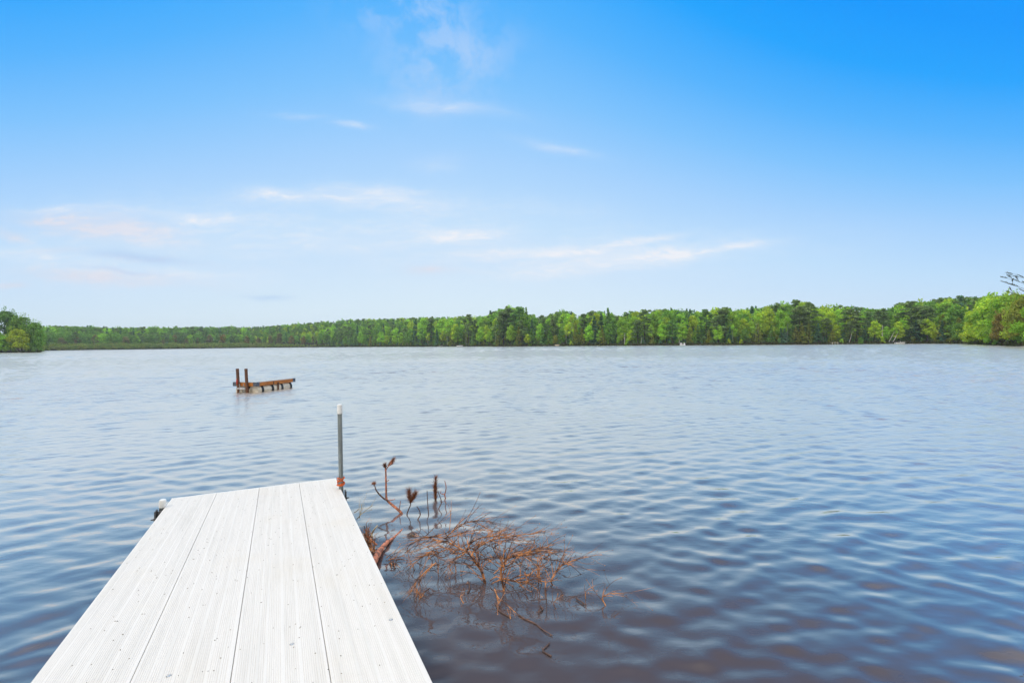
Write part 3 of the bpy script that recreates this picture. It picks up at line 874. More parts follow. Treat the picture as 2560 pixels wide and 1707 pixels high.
LANDMARKS = [(105, 'the left headland'), (640, 'the raft'), (849, 'the tall dock post'), (1150, 'the grey moored boat'), (1395, 'the tan boat'), (1561, 'the bare white snag'),
             (1706, 'the white pedal boat'), (2085, 'the little pale jetty'), (2249, 'the white moored boat'), (2430, 'the right bank')]
ROWWORD = {'front': 'at the far waterline', 'back': 'behind the waterline trees', 'left': 'behind the far left thicket', 'head': 'on the left headland', 'bank': 'on the right bank'}
KINDWORD = {'broadleaf': 'leafy tree', 'bank_broadleaf': 'leafy tree', 'spruce': 'spruce', 'pine': 'pine', 'cedar': 'cedar', 'birch': 'birch', 'bush': 'bush'}
CAT = {'bush': 'bush'}
def place_trees():
    q = random.Random(3)
    used = {}
    for t in TREES: t['w'] = KINDWORD[t['kind']]
    for t in TREES:
        if t['row'] in ('head', 'bank'):
            peers = sorted([p for p in TREES if p['row'] == t['row'] and p['w'] == t['w'] and p['shade'] == t['shade']], key=lambda p: p['x'])
            if len(peers) == 1: t['label'] = f"{t['shade']} {t['w']} {ROWWORD[t['row']]}"
            else: t['label'] = f"{t['shade']} {t['w']} {ROWWORD[t['row']]}, {ordinal(peers.index(t) + 1)} of its colour from the left"
            continue
        lm = min(LANDMARKS, key=lambda a: abs(a[0] - t['x']))
        right = t['x'] >= lm[0]
        peers = [p for p in TREES if p['row'] == t['row'] and p['w'] == t['w'] and p['shade'] == t['shade'] and (p['x'] >= lm[0]) == right and abs(p['x'] - lm[0]) <= abs(t['x'] - lm[0])]
        t['label'] = f"{ordinal(len(peers))} {t['shade']} {t['w']} {'right' if right else 'left'} of {lm[1]}, {ROWWORD[t['row']]}"
    names = {'broadleaf': 'broadleaf_tree', 'bank_broadleaf': 'broadleaf_tree', 'spruce': 'spruce_tree', 'pine': 'pine_tree', 'cedar': 'cedar_tree', 'birch': 'birch_tree', 'bush': 'bush'}
    groups = {'front': 'trees at the waterline of the far shore', 'back': 'tall trees behind the waterline trees', 'left': 'scrubby trees behind the far left thicket', 'head': 'trees on the left headland', 'bank': 'trees on the right bank'}
    for i, t in enumerate(TREES):
        me, tm = PROTO[t['kind']][q.randrange(len(PROTO[t['kind']]))]
        root = empty(names[t['kind']], (t['X'], t['Y'], t['g'] - 0.05))
        root.rotation_euler = (0, 0, q.uniform(0, 6.28))
        h = max(1.2, t['h'])
        wd = t['wide']
        # the prototypes have unit height; far apart trees keep their own height and width
        sx = h * wd
        c = bpy.data.objects.new('crown', me); COL.objects.link(c); c.parent = root; c.scale = (sx, sx, h)
        k = bpy.data.objects.new('trunk', tm); COL.objects.link(k); k.parent = root; k.scale = (sx if sx < h * 1.3 else h, sx if sx < h * 1.3 else h, h)
        j = q.uniform(.86, 1.14)
        base = TINT[t['shade']]
        c.color = (base[0] * j * q.uniform(.93, 1.07), base[1] * j, base[2] * j, 1)
        tag(root, t['label'], CAT.get(t['kind'], 'tree'), groups[t['row']])
place_trees()

# ------------------------------------------------------------------ the woods behind, thicket, bank grass: countless
def merged(name, items, mat, label, cat):
    Vs, Cs = [], []
    for (V, c, loc, sx, h, col) in items:
        a = random.uniform(0, 6.28); ca, sa = math.cos(a), math.sin(a)
        W = np.empty_like(V)
        W[:, 0] = (V[:, 0] * ca - V[:, 1] * sa) * sx + loc[0]
        W[:, 1] = (V[:, 0] * sa + V[:, 1] * ca) * sx + loc[1]
        W[:, 2] = V[:, 2] * h + loc[2]
        Vs.append(W); Cs.append(c * np.array(col))
    V = np.concatenate(Vs); C = np.concatenate(Cs)
    me = quads_mesh(name, V, quad_idx(len(V)), False, C)
    o = link_mesh(name, me, mat)
    tag(o, label, cat, kind='stuff')
    return o
def build_forest():
    q = np.random.default_rng(31)
    pool_b = [broad_crown(q, 900, W=q.uniform(.17, .25), z0=.15, lobes=26, leaf=.038) for _ in range(7)]
    pool_p = [pine_crown(q, 600, W=.19, z0=.3, pads=26, leaf=.046)[:2] for _ in range(3)]
    pool_s = [cone_crown(q, 620, W=.18, whorls=13, leaf=.05) for _ in range(3)]
    items = []
    rows = [30, 38, 47, 57, 68, 80, 93, 107, 122, 138, 155, 173, 192]
    for s in rows:
        x = 60.0
        while x < 2640:
            az = math.atan((x - 1280) / FPX)
            ss = s + q.uniform(-4, 4)
            r = float(shore_r(az)) + ss
            Y = r * math.cos(az)
            x += q.uniform(4.6, 7.6) / Y * FPX
            if x > 1250 and s > 110: continue          # hidden behind the front belt
            if x < 112: continue
            g = float(ground_h(az, ss))
            lim = float(sky_top(x, Y)) - g
            hmax = q.uniform(13.5, 19.0) if x < 1250 else 20
            h = min(hmax, lim * q.uniform(.92, 1.05))
            if x > 1250: h = lim * q.uniform(.9, 1.03)
            if x < 820 and s < 60: h *= .75
            if h < 4: continue
            u = q.uniform()
            if u < .72:
                V, c = pool_b[q.integers(7)]
                col = [TINT['yellow-green'], TINT['bright green'], TINT['mid green'], TINT['mid green'], TINT['deep green']][q.integers(5)]
                if x < 620: col = [TINT['mid green'], TINT['mid green'], TINT['deep green'], TINT['bright green']][q.integers(4)]
            elif u < .86:
                V, c = pool_p[q.integers(3)]; col = TINT['dark green']
            else:
                V, c = pool_s[q.integers(3)]; col = TINT['blue-green']
            j = q.uniform(.8, 1.2)
            items.append((V, c, (r * math.sin(az), r * math.cos(az), g), h * q.uniform(.95, 1.25), h, tuple(v * j for v in col)))
    pool_v = [broad_crown(q, 420, W=.5, z0=0, lobes=11, leaf=.085, low=True) for _ in range(4)]
    for s in (4, 9, 15, 22, 30, 40):
        x = 820.0
        while x < 2620:
            az = math.atan((x - 1280) / FPX)
            ss = s + q.uniform(-2, 2.5)
            r = float(shore_r(az)) + ss
            x += q.uniform(3.0, 5.5) / (r * math.cos(az)) * FPX
            h = q.uniform(.5, 1.0) * (2.0 + .13 * s)
            V, c = pool_v[q.integers(4)]
            col = [TINT['deep green'], TINT['dark green'], TINT['blue-green'], TINT['mid green'], TINT['olive']][q.integers(5)]
            items.append((V, c, (r * math.sin(az), r * math.cos(az), float(ground_h(az, ss)) - .1), h * q.uniform(1.0, 1.5), h, col))
    merged('woods', items, MAT['foliage'], 'dense green woods rising behind the trees of the far shore', 'woods')
    # thicket of low shrubs along the far left shore
    pool_u = [broad_crown(q, 420, W=.55, z0=0, lobes=12, leaf=.085, low=True) for _ in range(4)]
    items = []
    for s in (1.0, 3.5, 7, 11, 15):
        x = 104.0
        while x < 830:
            az = math.atan((x - 1280) / FPX)
            ss = s + q.uniform(-.8, 1.2)
            r = float(shore_r(az)) + ss
            Y = r * math.cos(az)
            x += q.uniform(2.2, 4.2) / Y * FPX
            h = q.uniform(2.2, 3.8) + 0.10 * s
            if x > 640: h *= max(.35, 1 - (x - 640) / 260)
            V, c = pool_u[q.integers(4)]
            col = [(.27, .37, .10), (.31, .39, .11), (.22, .33, .09), (.33, .37, .13)][q.integers(4)]
            items.append((V, c, (r * math.sin(az), r * math.cos(az), float(ground_h(az, ss)) - .1), h * q.uniform(.9, 1.4), h, col))
    merged('thicket_shrubs', items, MAT['foliage'], 'low olive green thicket of shrubs along the far left waterline', 'shrubs')
    # grasses and low plants on the bank
    P, Nn, col, sz = [], [], [], []
    n = 26000
    x = q.uniform(90, 2640, n)
    az = np.arctan((x - 1280) / FPX); s = q.exponential(1.6, n)
    r = shore_r(az) + s
    h = q.uniform(.2, 1.0, n) * np.where(x < 800, 1.0, .9)
    P = np.stack([r * np.sin(az), r * np.cos(az), ground_h(az, s) + h * .5], 1)
    Nn = np.stack([q.normal(size=n), q.normal(size=n) - .6, q.uniform(0, .9, n)], 1)
    base = np.array([(.06, .085, .028), (.09, .10, .045), (.07, .055, .04), (.11, .13, .04)])[q.integers(4, size=n)]
    V = leaf_quads(P, Nn, h * 1.1, 1.0, q)
    me = quads_mesh('bank_grass', V, quad_idx(len(V)), False, np.repeat(base * q.uniform(.7, 1.3, (n, 1)), 4, 0))
    tag(link_mesh('bank_grass', me, MAT['foliage']), 'low grass and weeds fringing the far waterline', 'grass', kind='stuff')
build_forest()

# ------------------------------------------------------------------ the dock
def build_dock():
    vp = ray(697.5, 895.9).normalized()
    a, b = ray(429, 1245.3), ray(839.5, 1194.6)
    n0 = a.cross(b)
    d2 = n0.cross(vp).normalized()
    if d2.x < 0: d2 = -d2
    up = d2.cross(vp).normalized()
    if up.z < 0: up = -up
    H = 1.40
    def hit(px, py):
        d = ray(px, py)
        return CAM + d * (-H / d.dot(up))
    FL, FR = hit(429, 1245.3), hit(839.5, 1194.6)
    Wd = (FR - FL).dot(d2)
    mid = (FL + FR) / 2
    root = empty('dock')
    B = Matrix.Identity(4)
    for i in range(3):
        B[i][0], B[i][1], B[i][2], B[i][3] = d2[i], vp[i], up[i], mid[i]
    root.matrix_world = B
    Bi = B.inverted()
    tag(root, 'white ribbed plank dock running out into the lake', 'dock')
    L = 11.6
    w = Wd / 4
    gq = random.Random(8)
    for i in range(4):
        x0, x1 = -Wd / 2 + i * w + .0014, -Wd / 2 + (i + 1) * w - .0014
        prof = [(x0, -.035), (x0, -.002), (x0 + .002, 0)]
        mats = [0, 0]
        x = x0 + .014
        g = 0
        while x < x1 - .02:
            for k in range(gq.choice((3, 4, 5, 6, 7))):
                if x > x1 - .018: break
                prof += [(x, 0), (x + .0012, -.0011), (x + .0026, -.0011), (x + .0038, 0)]
                x += .0088
            g += 1
            x += gq.uniform(.003, .013)
        prof += [(x1 - .002, 0), (x1, -.002), (x1, -.035)]
        nb = len(prof)
        ya = -.016
        segs = [ya, -L]
        mb = MB()
        vs = [(px, y, pz) for y in segs for px, pz in prof]
        fs, ms = [], []
        for k in range(nb - 1):
            fs.append((k, k + 1, nb + k + 1, nb + k)); ms.append(1 if prof[k][1] < -.0009 and prof[k + 1][1] < -.0009 and 2 < k < nb - 3 else 0)
        fs.append((0, nb, 2 * nb - 1, nb - 1)); ms.append(0)
        fs.append(tuple(range(nb - 1, -1, -1))); ms.append(0)
        fs.append(tuple(range(nb, 2 * nb))); ms.append(0)
        mb.add(vs, fs); mb.m = ms
        mb.build('deck_plank', [MAT['deck'], MAT['groove']], root)
    t = MB(); t.box((0, -.006, -.022), (Wd, .012, .048), .003); t.build('end_trim', MAT['cap'], root)
    for s in (-1, 1):
        f = MB()
        f.box((s * (Wd / 2 - .02), -L / 2 - .02, -.105), (.03, L - .06, .135), .004)
        f.build('side_rail', MAT['alu'], root)
    for k in range(8):
        c = MB(); c.box((0, -.25 - k * 1.45, -.11), (Wd - .075, .04, .09), .004); c.build('cross_beam', MAT['alu'], root)
    # posts: (pixel of the post at deck level, pixel of its top)
    def post(base, top_px, r, long):
        bl = Bi @ base
        p = MB()
        axis = (top_px - base).normalized()
        lo = base - axis * ((base.z + 1.35) / axis.z)
        cap_h = .10 if long else .075
        body_top = top_px - axis * .03
        p.tube([Bi @ lo, Bi @ base, Bi @ body_top], r, 20)
        po = p.build('post', MAT['galv'], root)
        c = MB()
        R = r * 1.17
        la = (Bi.to_3x3() @ axis)
        c.lathe([(R * .98, -cap_h), (R, -cap_h + .004), (R, -.012), (R * .93, -.004), (R * .75, 0)], Bi @ top_px, la, 24)
        c.build('cap', MAT['cap'], po)
        return bl, po, la
    bR = hit(853, 1221); tR = at_y(849.1, 1010.3, bR.y)
    bl, po, axR = post(bR, tR, .0235, True)
    bL = hit(405.5, 1267.5); tL = at_y(407.3, 1247.8, bL.y)
    bl2, po2, axL = post(bL, tL, .0235, False)
    for q_, s in ((bl, 1), (bl2, -1)):
        mb = MB()
        e = s * Wd / 2
        xc = (q_.x + s * .034)
        mb.box((xc + s * .004, q_.y - .05, -.16), (.012, .09, .30), .003)
        mb.box((q_.x - s * .01, q_.y - .048, -.16), (abs(q_.x - e) + .05, .014, .28), .003)
        mb.box((q_.x - s * .01, q_.y + .048, -.16), (abs(q_.x - e) + .05, .014, .28), .003)
        br = mb.build('bracket', MAT['bracket'], root)
        bb = MB(); bb.lathe([(.011, 0), (.011, .012), (.006, .012), (.006, .03)], (xc + s * .01, q_.y - .06, -.09), (s, 0, 0), 8)
        bb.build('bolt', MAT['bracket'], br)
    # rear pair of posts, below deck height and out of the picture
    for s in (-1, 1):
        p = MB(); p.tube([(s * (Wd / 2 + .04), -7.2, -1.9), (s * (Wd / 2 + .04), -7.2, -.02)], .0235, 14); p.build('post', MAT['galv'], root)
    # orange rope wound round the tall post
    rp = MB()
    Rm = B.to_3x3()
    ax = (tR - bR).normalized()
    e1 = ax.orthogonal().normalized(); e2 = ax.cross(e1)
    cbase = at_y(852.2, 1213, bR.y)
    pts = []
    T = 6.5
    for k in range(140):
        t = k / 139
        ang = t * T * 2 * math.pi
        hgt = .004 + .078 * (0.5 - 0.5 * math.cos(t * math.pi * 2.0 * 1.25)) + .006 * math.sin(ang * 1.7)
        rr = .0295 + .006 * (0.5 + 0.5 * math.sin(ang * .37 + 1)) + .004 * t
        pts.append(cbase + ax * hgt + (e1 * math.cos(ang) + e2 * math.sin(ang)) * rr)
    rp.tube(pts, .0052, 6)
    tag(rp.build('rope', MAT['rope']), 'orange rope wound around the tall dock post at deck level', 'rope')
    # litter flecks and rain drops lying on the deck
    q = random.Random(4)
    fl = MB()
    for k in range(330):
        x, y = q.uniform(-Wd / 2 + .02, Wd / 2 - .02), -q.uniform(.1, 4.0)
        l, ww, a = q.uniform(.0012, .0035) * (1.8 if q.random() < .04 else 1), q.uniform(.0009, .0019), q.uniform(0, 3.14)
        c = B @ Vector((x, y, .0012))
        rot = B.to_3x3() @ Matrix.Rotation(a, 3, 'Z')
        fl.box(c, (l * 2, ww * 2, .0016), .0, rot=rot)
    tag(fl.build('litter', MAT['leaflitter']), 'tiny dark flecks of leaf litter scattered on the white dock', 'litter', kind='stuff')
    words = ['flat clear water drop on the second plank near the photo bottom', 'flat clear water drop on the third plank of the dock', 'flat clear water drop on the rightmost plank of the dock']
    for (px, py), lab in zip(((422, 1688), (730, 1609), (977, 1548)), words):
        c = hit(px, py) + up * .0004
        d = MB(); d.lathe([(.0105, 0), (.011, .0008), (.009, .0022), (.005, .003), (.001, .0032)], c, up, 18)
        tag(d.build('water_drop', MAT['drop']), lab, 'drop', 'water drops on the dock')
build_dock()

# ------------------------------------------------------------------ the swim raft
def build_raft():
    zt = 0.40
    A = on_z(640.8, 955.3, zt)          # near corner
    u = Vector((0.235, 0.972, 0)).normalized()      # long side, going away
    v = Vector((-u.y, u.x, 0))                        # short side, to the left
    Ln, Wn = 2.08, 1.02
    root = empty('swim_raft')
    B = Matrix.Identity(4)
    o = A.copy(); o.z = 0
    for i in range(3):
        B[i][0], B[i][1], B[i][2], B[i][3] = u[i], v[i], (0, 0, 1)[i], o[i]
    root.matrix_world = B
    tag(root, 'weathered wooden swim raft on cream drums with two upright posts', 'raft')
    # local: x along the long side 0..Ln, y along the short side 0..Wn, z up from the water
    dk = MB()
    for k in range(13):
        x = .01 + k * (Ln - .02) / 13
        dk.box((x + .085, Wn / 2, zt - .012), (.165, Wn - .006, .024), .003)
    dk.build('deck', MAT['oldwood'], root)
    def board(name, c, s, mat):
        b = MB(); b.box(c, s, .004); return b.build(name, mat, root)
    zc, hb = zt - .024 - .068, .136
    for y in (-.018, Wn + .018): board('side_board', (Ln / 2, y, zc), (Ln - .02, .034, hb), MAT['raftwood'])
    for x in (-.018, Ln + .018): board('end_board', (x, Wn / 2, zc), (.034, Wn, hb), MAT['raftwood'])
    for cx, cy in ((-.037, -.037), (-.037, Wn + .037), (Ln + .037, -.037), (Ln + .037, Wn + .037)):
        mb = MB()
        sx, sy = (1 if cx < 0 else -1), (1 if cy < 0 else -1)
        mb.box((cx + sx * .075, cy, zc + .012), (.16, .006, hb + .02), .001)
        mb.box((cx, cy + sy * .078, zc + .012), (.006, .15, hb + .02), .001)
        mb.build('corner_bracket', MAT['steelblue'], root)
    j = MB(); j.box((.86, -.038, zc), (.05, .008, hb), .001); j.build('splice_plate', MAT['postwood'], root)
    # drums
    for y in (.20, Wn - .20):
        d = MB()
        R = .235
        prof = [(R * .55, 0), (R * .9, .015), (R, .06), (R, Ln - .24), (R * .9, Ln - .195), (R * .55, Ln - .18)]
        d.lathe(prof, (.06, y, .055), (1, 0, 0), 28)
        dr = d.build('drum', MAT['drum'], root)
        for x in (.30, .82, 1.35, 1.86):
            s = MB()
            s.lathe([(R + .002, -.055), (R + .014, -.055), (R + .014, .055), (R + .002, .055)], (x, y, .055), (1, 0, 0), 28)
            s.build('strap', MAT['strap'], dr)
    st = MB(); st.box((1.10, -.045, .10), (.07, .03, .42), .004); st.build('stake', MAT['postwood'], root)
    # ladder at the short end
    for k, y in enumerate((.34, .74)):
        p = MB()
        lean = Vector((0, .028 if k == 0 else .022, .55))
        base = Vector((-.085, y - .03, -.5)); top = base + Vector((0, .085, 1.43))
        d = (top - base).normalized()
        q = Vector((0, 0, 1)).rotation_difference(d).to_matrix()
        p.box((base + top) / 2, (.085, .085, (top - base).length), .008, rot=q)
        p.build('ladder_post', MAT['postwood'], root)
    for z in (.16, -.12):
        r = MB(); r.box((-.12, .56, z), (.11, .36, .035), .006); r.build('ladder_step', MAT['boatwhite'], root)
    for y in (.46, .64):
        r = MB(); r.tube([(-.14, y, .34), (-.14, y, -.3)], .012, 8); r.build('ladder_rail', MAT['alu'], root)
    c = MB(); c.tube([(-.145, .77, .53), (-.15, .755, .45), (-.148, .76, .37), (-.15, .74, .33)], [.015, .034, .03, .012], 8, jag=.25)
    tag(c.build('red_tie', MAT['redcloth'], root), None)
build_raft()

# ------------------------------------------------------------------ fallen trees in the water beside the dock
def crop4(pts): return [(1000 + a / 3.675, 1250 + b / 3.675) for a, b in pts]
def crop5(pts): return [(920 + a / 8.709, 1130 + b / 8.709) for a, b in pts]
def cropd(pts): return [(860 + a / 7.838, 1300 + b / 7.838) for a, b in pts]

def twiggy(mb, P, R, q, every=.045, lmin=.05, lmax=.19, depth=1, up=.0):
    """side twigs along a smoothed limb"""
    acc = 0
    for i in range(1, len(P) - 1):
        seg = (P[i] - P[i - 1]).length
        acc += seg
        if acc < every: continue
        acc = q.uniform(-.4, .2) * every
        t = (P[i + 1] - P[i - 1]).normalized()
        rnd = Vector((q.gauss(0, 1), q.gauss(0, 1), q.gauss(0, .75) + up)).normalized()
        d = (t * q.uniform(.7, 2.0) + rnd * .9).normalized()
        L = q.uniform(lmin, lmax)
        bend = Vector((q.gauss(.1, .35), q.gauss(0, .3), q.gauss(-.15, .35)))
        p0 = P[i]; pts = [p0]; dd = d.copy()
        for s in range(4):
            dd = (dd + bend * .25 + t * .12).normalized()
            pts.append(pts[-1] + dd * L / 4)
        r0 = min(R[i] * .6, .0033)
        mb.tube(pts, [r0, r0 * .9, r0 * .8, r0 * .65, r0 * .45], 4)
        if depth > 0:
            twiggy(mb, pts, [r0] * 5, q, L / 3.2, L * .25, L * .55, depth - 1, up)
        if q.random() < .5:                                # little knobs on the bare twigs
            mb.lathe([(.001, 0), (.0030, .002), (.0030, .006), (.001, .008)], pts[-1], dd, 5)

def limb_points(px, base_px, lean=0.0, q=random):
    """trace in pixels -> 3D: starts above its own water point and wanders a little in depth"""
    w = on_z(*base_px)
    n = len(px)
    out = []
    dz = 0
    for i, p in enumerate(px):
        t = i / max(1, n - 1)
        out.append(at_y(p[0], p[1], w.y + lean * t + dz))
        dz = .5 * dz + q.uniform(-.035, .035)
    return out

def build_bough():
    q = random.Random(12)
    base = on_z(*crop4([(1180, 720)])[0])
    root = empty('fallen_bough', (base.x, base.y, -.03))
    inv = Vector(root.location)
    tag(root, 'bare orange-brown bough with many fine twigs half sunk in the lake', 'fallen branch')
    def build(name, P, R, twig=True, mat='twig', **kw):
        P, R = smooth_path(P, R, 5)
        P = [p - inv for p in P]
        mb = MB(); mb.tube(P, R, 6, jag=.08)
        if twig: twiggy(mb, P, R, q, **kw)
        return mb.build(name, MAT[mat], root)
    # sunken main stem just under the surface
    stem = [on_z(*p, -.035 - .015 * math.sin(i)) for i, p in enumerate(crop4([(560, 560), (830, 640), (1180, 722), (1420, 790), (1680, 852), (1900, 912), (2180, 992), (2352, 1042)]))]
    build('stem', stem, [.020, .018, .0155, .0125, .010, .008, .0055, .003], twig=True, mat='twig', every=.12, lmin=.05, lmax=.2, up=-.2)
    limbs = [  # trace, water point, depth lean, base radius
        ([(960, 860), (930, 700), (930, 620), (960, 560), (1040, 510), (1140, 500), (1200, 505), (1290, 470), (1390, 475)], (958, 830), -.15, .0095),
        ([(790, 790), (740, 640), (690, 560), (618, 465), (650, 400), (740, 345), (900, 325), (1010, 310)], (800, 760), .10, .0095),
        ([(740, 640), (660, 520), (700, 450), (790, 390), (900, 350), (1060, 325), (1210, 305), (1340, 278)], (800, 730), .20, .0085),
        ([(600, 465), (500, 415), (430, 375), (370, 380), (290, 350), (200, 345), (150, 400)], (640, 640), .05, .008),
        ([(420, 345), (500, 270), (580, 220), (640, 197), (720, 195), (800, 190), (855, 212)], (520, 560), .12, .007),
        ([(200, 345), (330, 335), (440, 345), (560, 300), (700, 275), (820, 280), (930, 290)], (520, 600), .10, .007),
        ([(260, 330), (175, 360), (80, 420), (75, 500), (110, 600)], (150, 620), 0, .004),
        ([(370, 480), (290, 470), (210, 520), (120, 590), (135, 640), (170, 700)], (250, 640), -.05, .0055),
        ([(330, 575), (250, 640), (190, 700), (135, 765), (170, 860), (220, 910), (295, 945)], (190, 880), -.02, .006),
        ([(275, 805), (230, 840), (205, 885)], (205, 890), 0, .005),
        ([(790, 760), (760, 640), (780, 590), (840, 550)], (795, 760), -.1, .006),
        ([(610, 465), (560, 510), (490, 550), (460, 580), (460, 640), (520, 690)], (520, 690), 0, .005),
        ([(960, 640), (930, 550), (860, 450), (900, 410), (980, 365), (1110, 375)], (950, 720), .15, .007),
        ([(960, 600), (1020, 470), (1100, 410), (1210, 405)], (960, 740), .1, .006),
        ([(1040, 520), (1130, 470), (1180, 430), (1260, 430)], (980, 740), -.1, .005),
        ([(1275, 760), (1265, 660), (1290, 610), (1350, 560)], (1275, 760), 0, .0055),
        ([(1300, 770), (1270, 650), (1265, 540), (1275, 490), (1330, 480)], (1300, 770), .05, .005),
        ([(1400, 775), (1390, 740), (1415, 680), (1460, 620), (1530, 580), (1640, 540), (1760, 515)], (1400, 775), .05, .0075),
        ([(1515, 575), (1485, 530), (1530, 490)], (1400, 775), .02, .004),
        ([(1535, 578), (1570, 530), (1620, 515)], (1400, 775), -.02, .004),
        ([(1705, 905), (1710, 835), (1780, 790)], (1705, 905), 0, .0045),
        ([(1890, 968), (1860, 900), (1890, 870), (1950, 855), (2020, 858)], (1890, 968), 0, .0055),
        ([(1435, 1000), (1410, 950), (1445, 900)], (1435, 1000), 0, .0045),
        ([(585, 945), (555, 890), (575, 865)], (585, 945), 0, .0045),
        ([(870, 820), (900, 890), (950, 930), (1090, 1055)], (1000, 985), -.25, .0055),
        ([(1345, 940), (1338, 800), (1335, 740), (1320, 690)], (1345, 940), 0, .005),
        ([(1105, 705), (1110, 620), (1120, 540)], (1105, 705), 0, .0045),
        ([(1180, 765), (1150, 660), (1180, 600), (1200, 520)], (1180, 765), 0, .0045),
        ([(1215, 865), (1205, 790), (1180, 740)], (1215, 865), 0, .004),
        ([(915, 990), (900, 920), (880, 850)], (915, 990), 0, .005),
        ([(350, 660), (350, 560), (345, 470), (300, 420)], (350, 660), 0, .005),
        ([(515, 660), (505, 560), (540, 520)], (515, 660), 0, .005),
    ]
    for tr, wp, lean, r in limbs:
        px = crop4(tr)
        P = limb_points(px, crop4([wp])[0], lean, q)
        n = len(P)
        R = [r * .75 * (1 - .68 * i / (n - 1)) for i in range(n)]
        big = n >= 5
        build('limb', P, R, every=.0095 if big else .02, lmin=.05, lmax=.30 if big else .11, depth=1 if big else 0)
    # fine brushwood lying flat over and in the water among the limbs
    for g in range(4):
        mb = MB()
        cx, cy = q.uniform(160, 1250), q.uniform(400, 800)
        for k in range(9):
            x0, y0 = cx + q.gauss(0, 110), cy + q.gauss(0, 55)
            if not 90 < x0 < 1380: continue
            a = on_z(*crop4([(x0, y0)])[0], q.uniform(-.01, .05)) - inv
            L = q.uniform(.14, .38); th = q.gauss(.05, .55)
            d = Vector((math.cos(th), math.sin(th), q.uniform(-.05, .35)))
            P, R = smooth_path([a, a + d * L * .35 + Vector((0, 0, q.uniform(0, .05))), a + d * L * .7 + Vector((0, 0, q.uniform(-.02, .03))), a + d * L + Vector((0, 0, q.uniform(-.07, .02)))], [.0038, .0034, .0028, .0016], 3)
            mb.tube(P, R, 5, jag=.1)
            twiggy(mb, P, R, q, every=.03, lmin=.03, lmax=.12, depth=0)
        if len(mb.v) > 400: mb.build('brushwood', MAT['twig' if g % 3 else 'twigdark'], root)
    for tr in ([(1090, 1050), (1150, 1090), (1240, 1130), (1310, 1185), (1400, 1240)], [(1390, 1430), (1345, 1405), (1310, 1375), (1345, 1340), (1375, 1305)], [(880, 950), (920, 1020), (1020, 1075)],
               [(620, 850), (640, 800), (625, 740)], [(1620, 900), (1680, 940), (1700, 960)], [(1270, 1030), (1310, 1000), (1290, 970)]):
        P = [on_z(*p, .006) - inv for p in crop4(tr)]
        P, R = smooth_path(P, [.0052, .005, .0045, .004, .003][:len(P)], 4)
        mb = MB(); mb.tube(P, R, 6, jag=.15); twiggy(mb, P, R, q, every=.05, lmin=.015, lmax=.045, depth=0)
        mb.build('limb', MAT['twigdark'], root)
    # a small spray on the water close to the dock
    px = cropd([(880, 770), (1000, 640), (1090, 520)])
    P = [on_z(*p, .012 + .03 * i) for i, p in enumerate(px)]
    w0 = P[0]
    r2 = empty('twig_spray', (w0.x, w0.y, 0)); iv = Vector(r2.location)
    tag(r2, 'small spray of bare twigs floating between the dock and the large bough', 'twigs')
    for tr in ([(820, 740), (880, 690), (980, 620), (1090, 510)], [(890, 770), (980, 745), (1060, 720), (1190, 680)], [(880, 770), (960, 770), (1060, 765), (1160, 760)],
               [(880, 770), (960, 830), (1040, 880), (1110, 945)], [(900, 780), (930, 850), (930, 930)], [(960, 780), (985, 850), (1000, 950)]):
        P = [on_z(*p, .010 + .012 * (i % 2)) - iv for i, p in enumerate(cropd(tr))]
        P, R = smooth_path(P, [.004, .0035, .003, .0018][:len(P)], 4)
        mb = MB(); mb.tube(P, R, 5); twiggy(mb, P, R, q, every=.05, lmin=.03, lmax=.08, depth=0)
        mb.build('twig', MAT['twig'], r2)
build_bough()

def tuft(mb, a, b, q, n=130, L=.075, spread=.55, w=.0017):
    """needles along the twig end a->b"""
    ax = (b - a).normalized(); ln = (b - a).length
    n = int(n * 1.5)
    for i in range(n):
        t = q.random()
        p = a + (b - a) * t
        d = (ax * q.uniform(.5, 1.1) + Vector((q.gauss(0, 1), q.gauss(0, 1), q.gauss(0, 1))).normalized() * spread * q.uniform(.5, 1.2)).normalized()
        l = L * q.uniform(.6, 1.1)
        e = p + d * l
        s = d.orthogonal().normalized() * w
        s2 = d.cross(s).normalized() * w
        mb.add([p + s, p - s * .5 + s2 * .9, p - s * .5 - s2 * .9, e], [(0, 1, 3), (1, 2, 3), (2, 0, 3)])

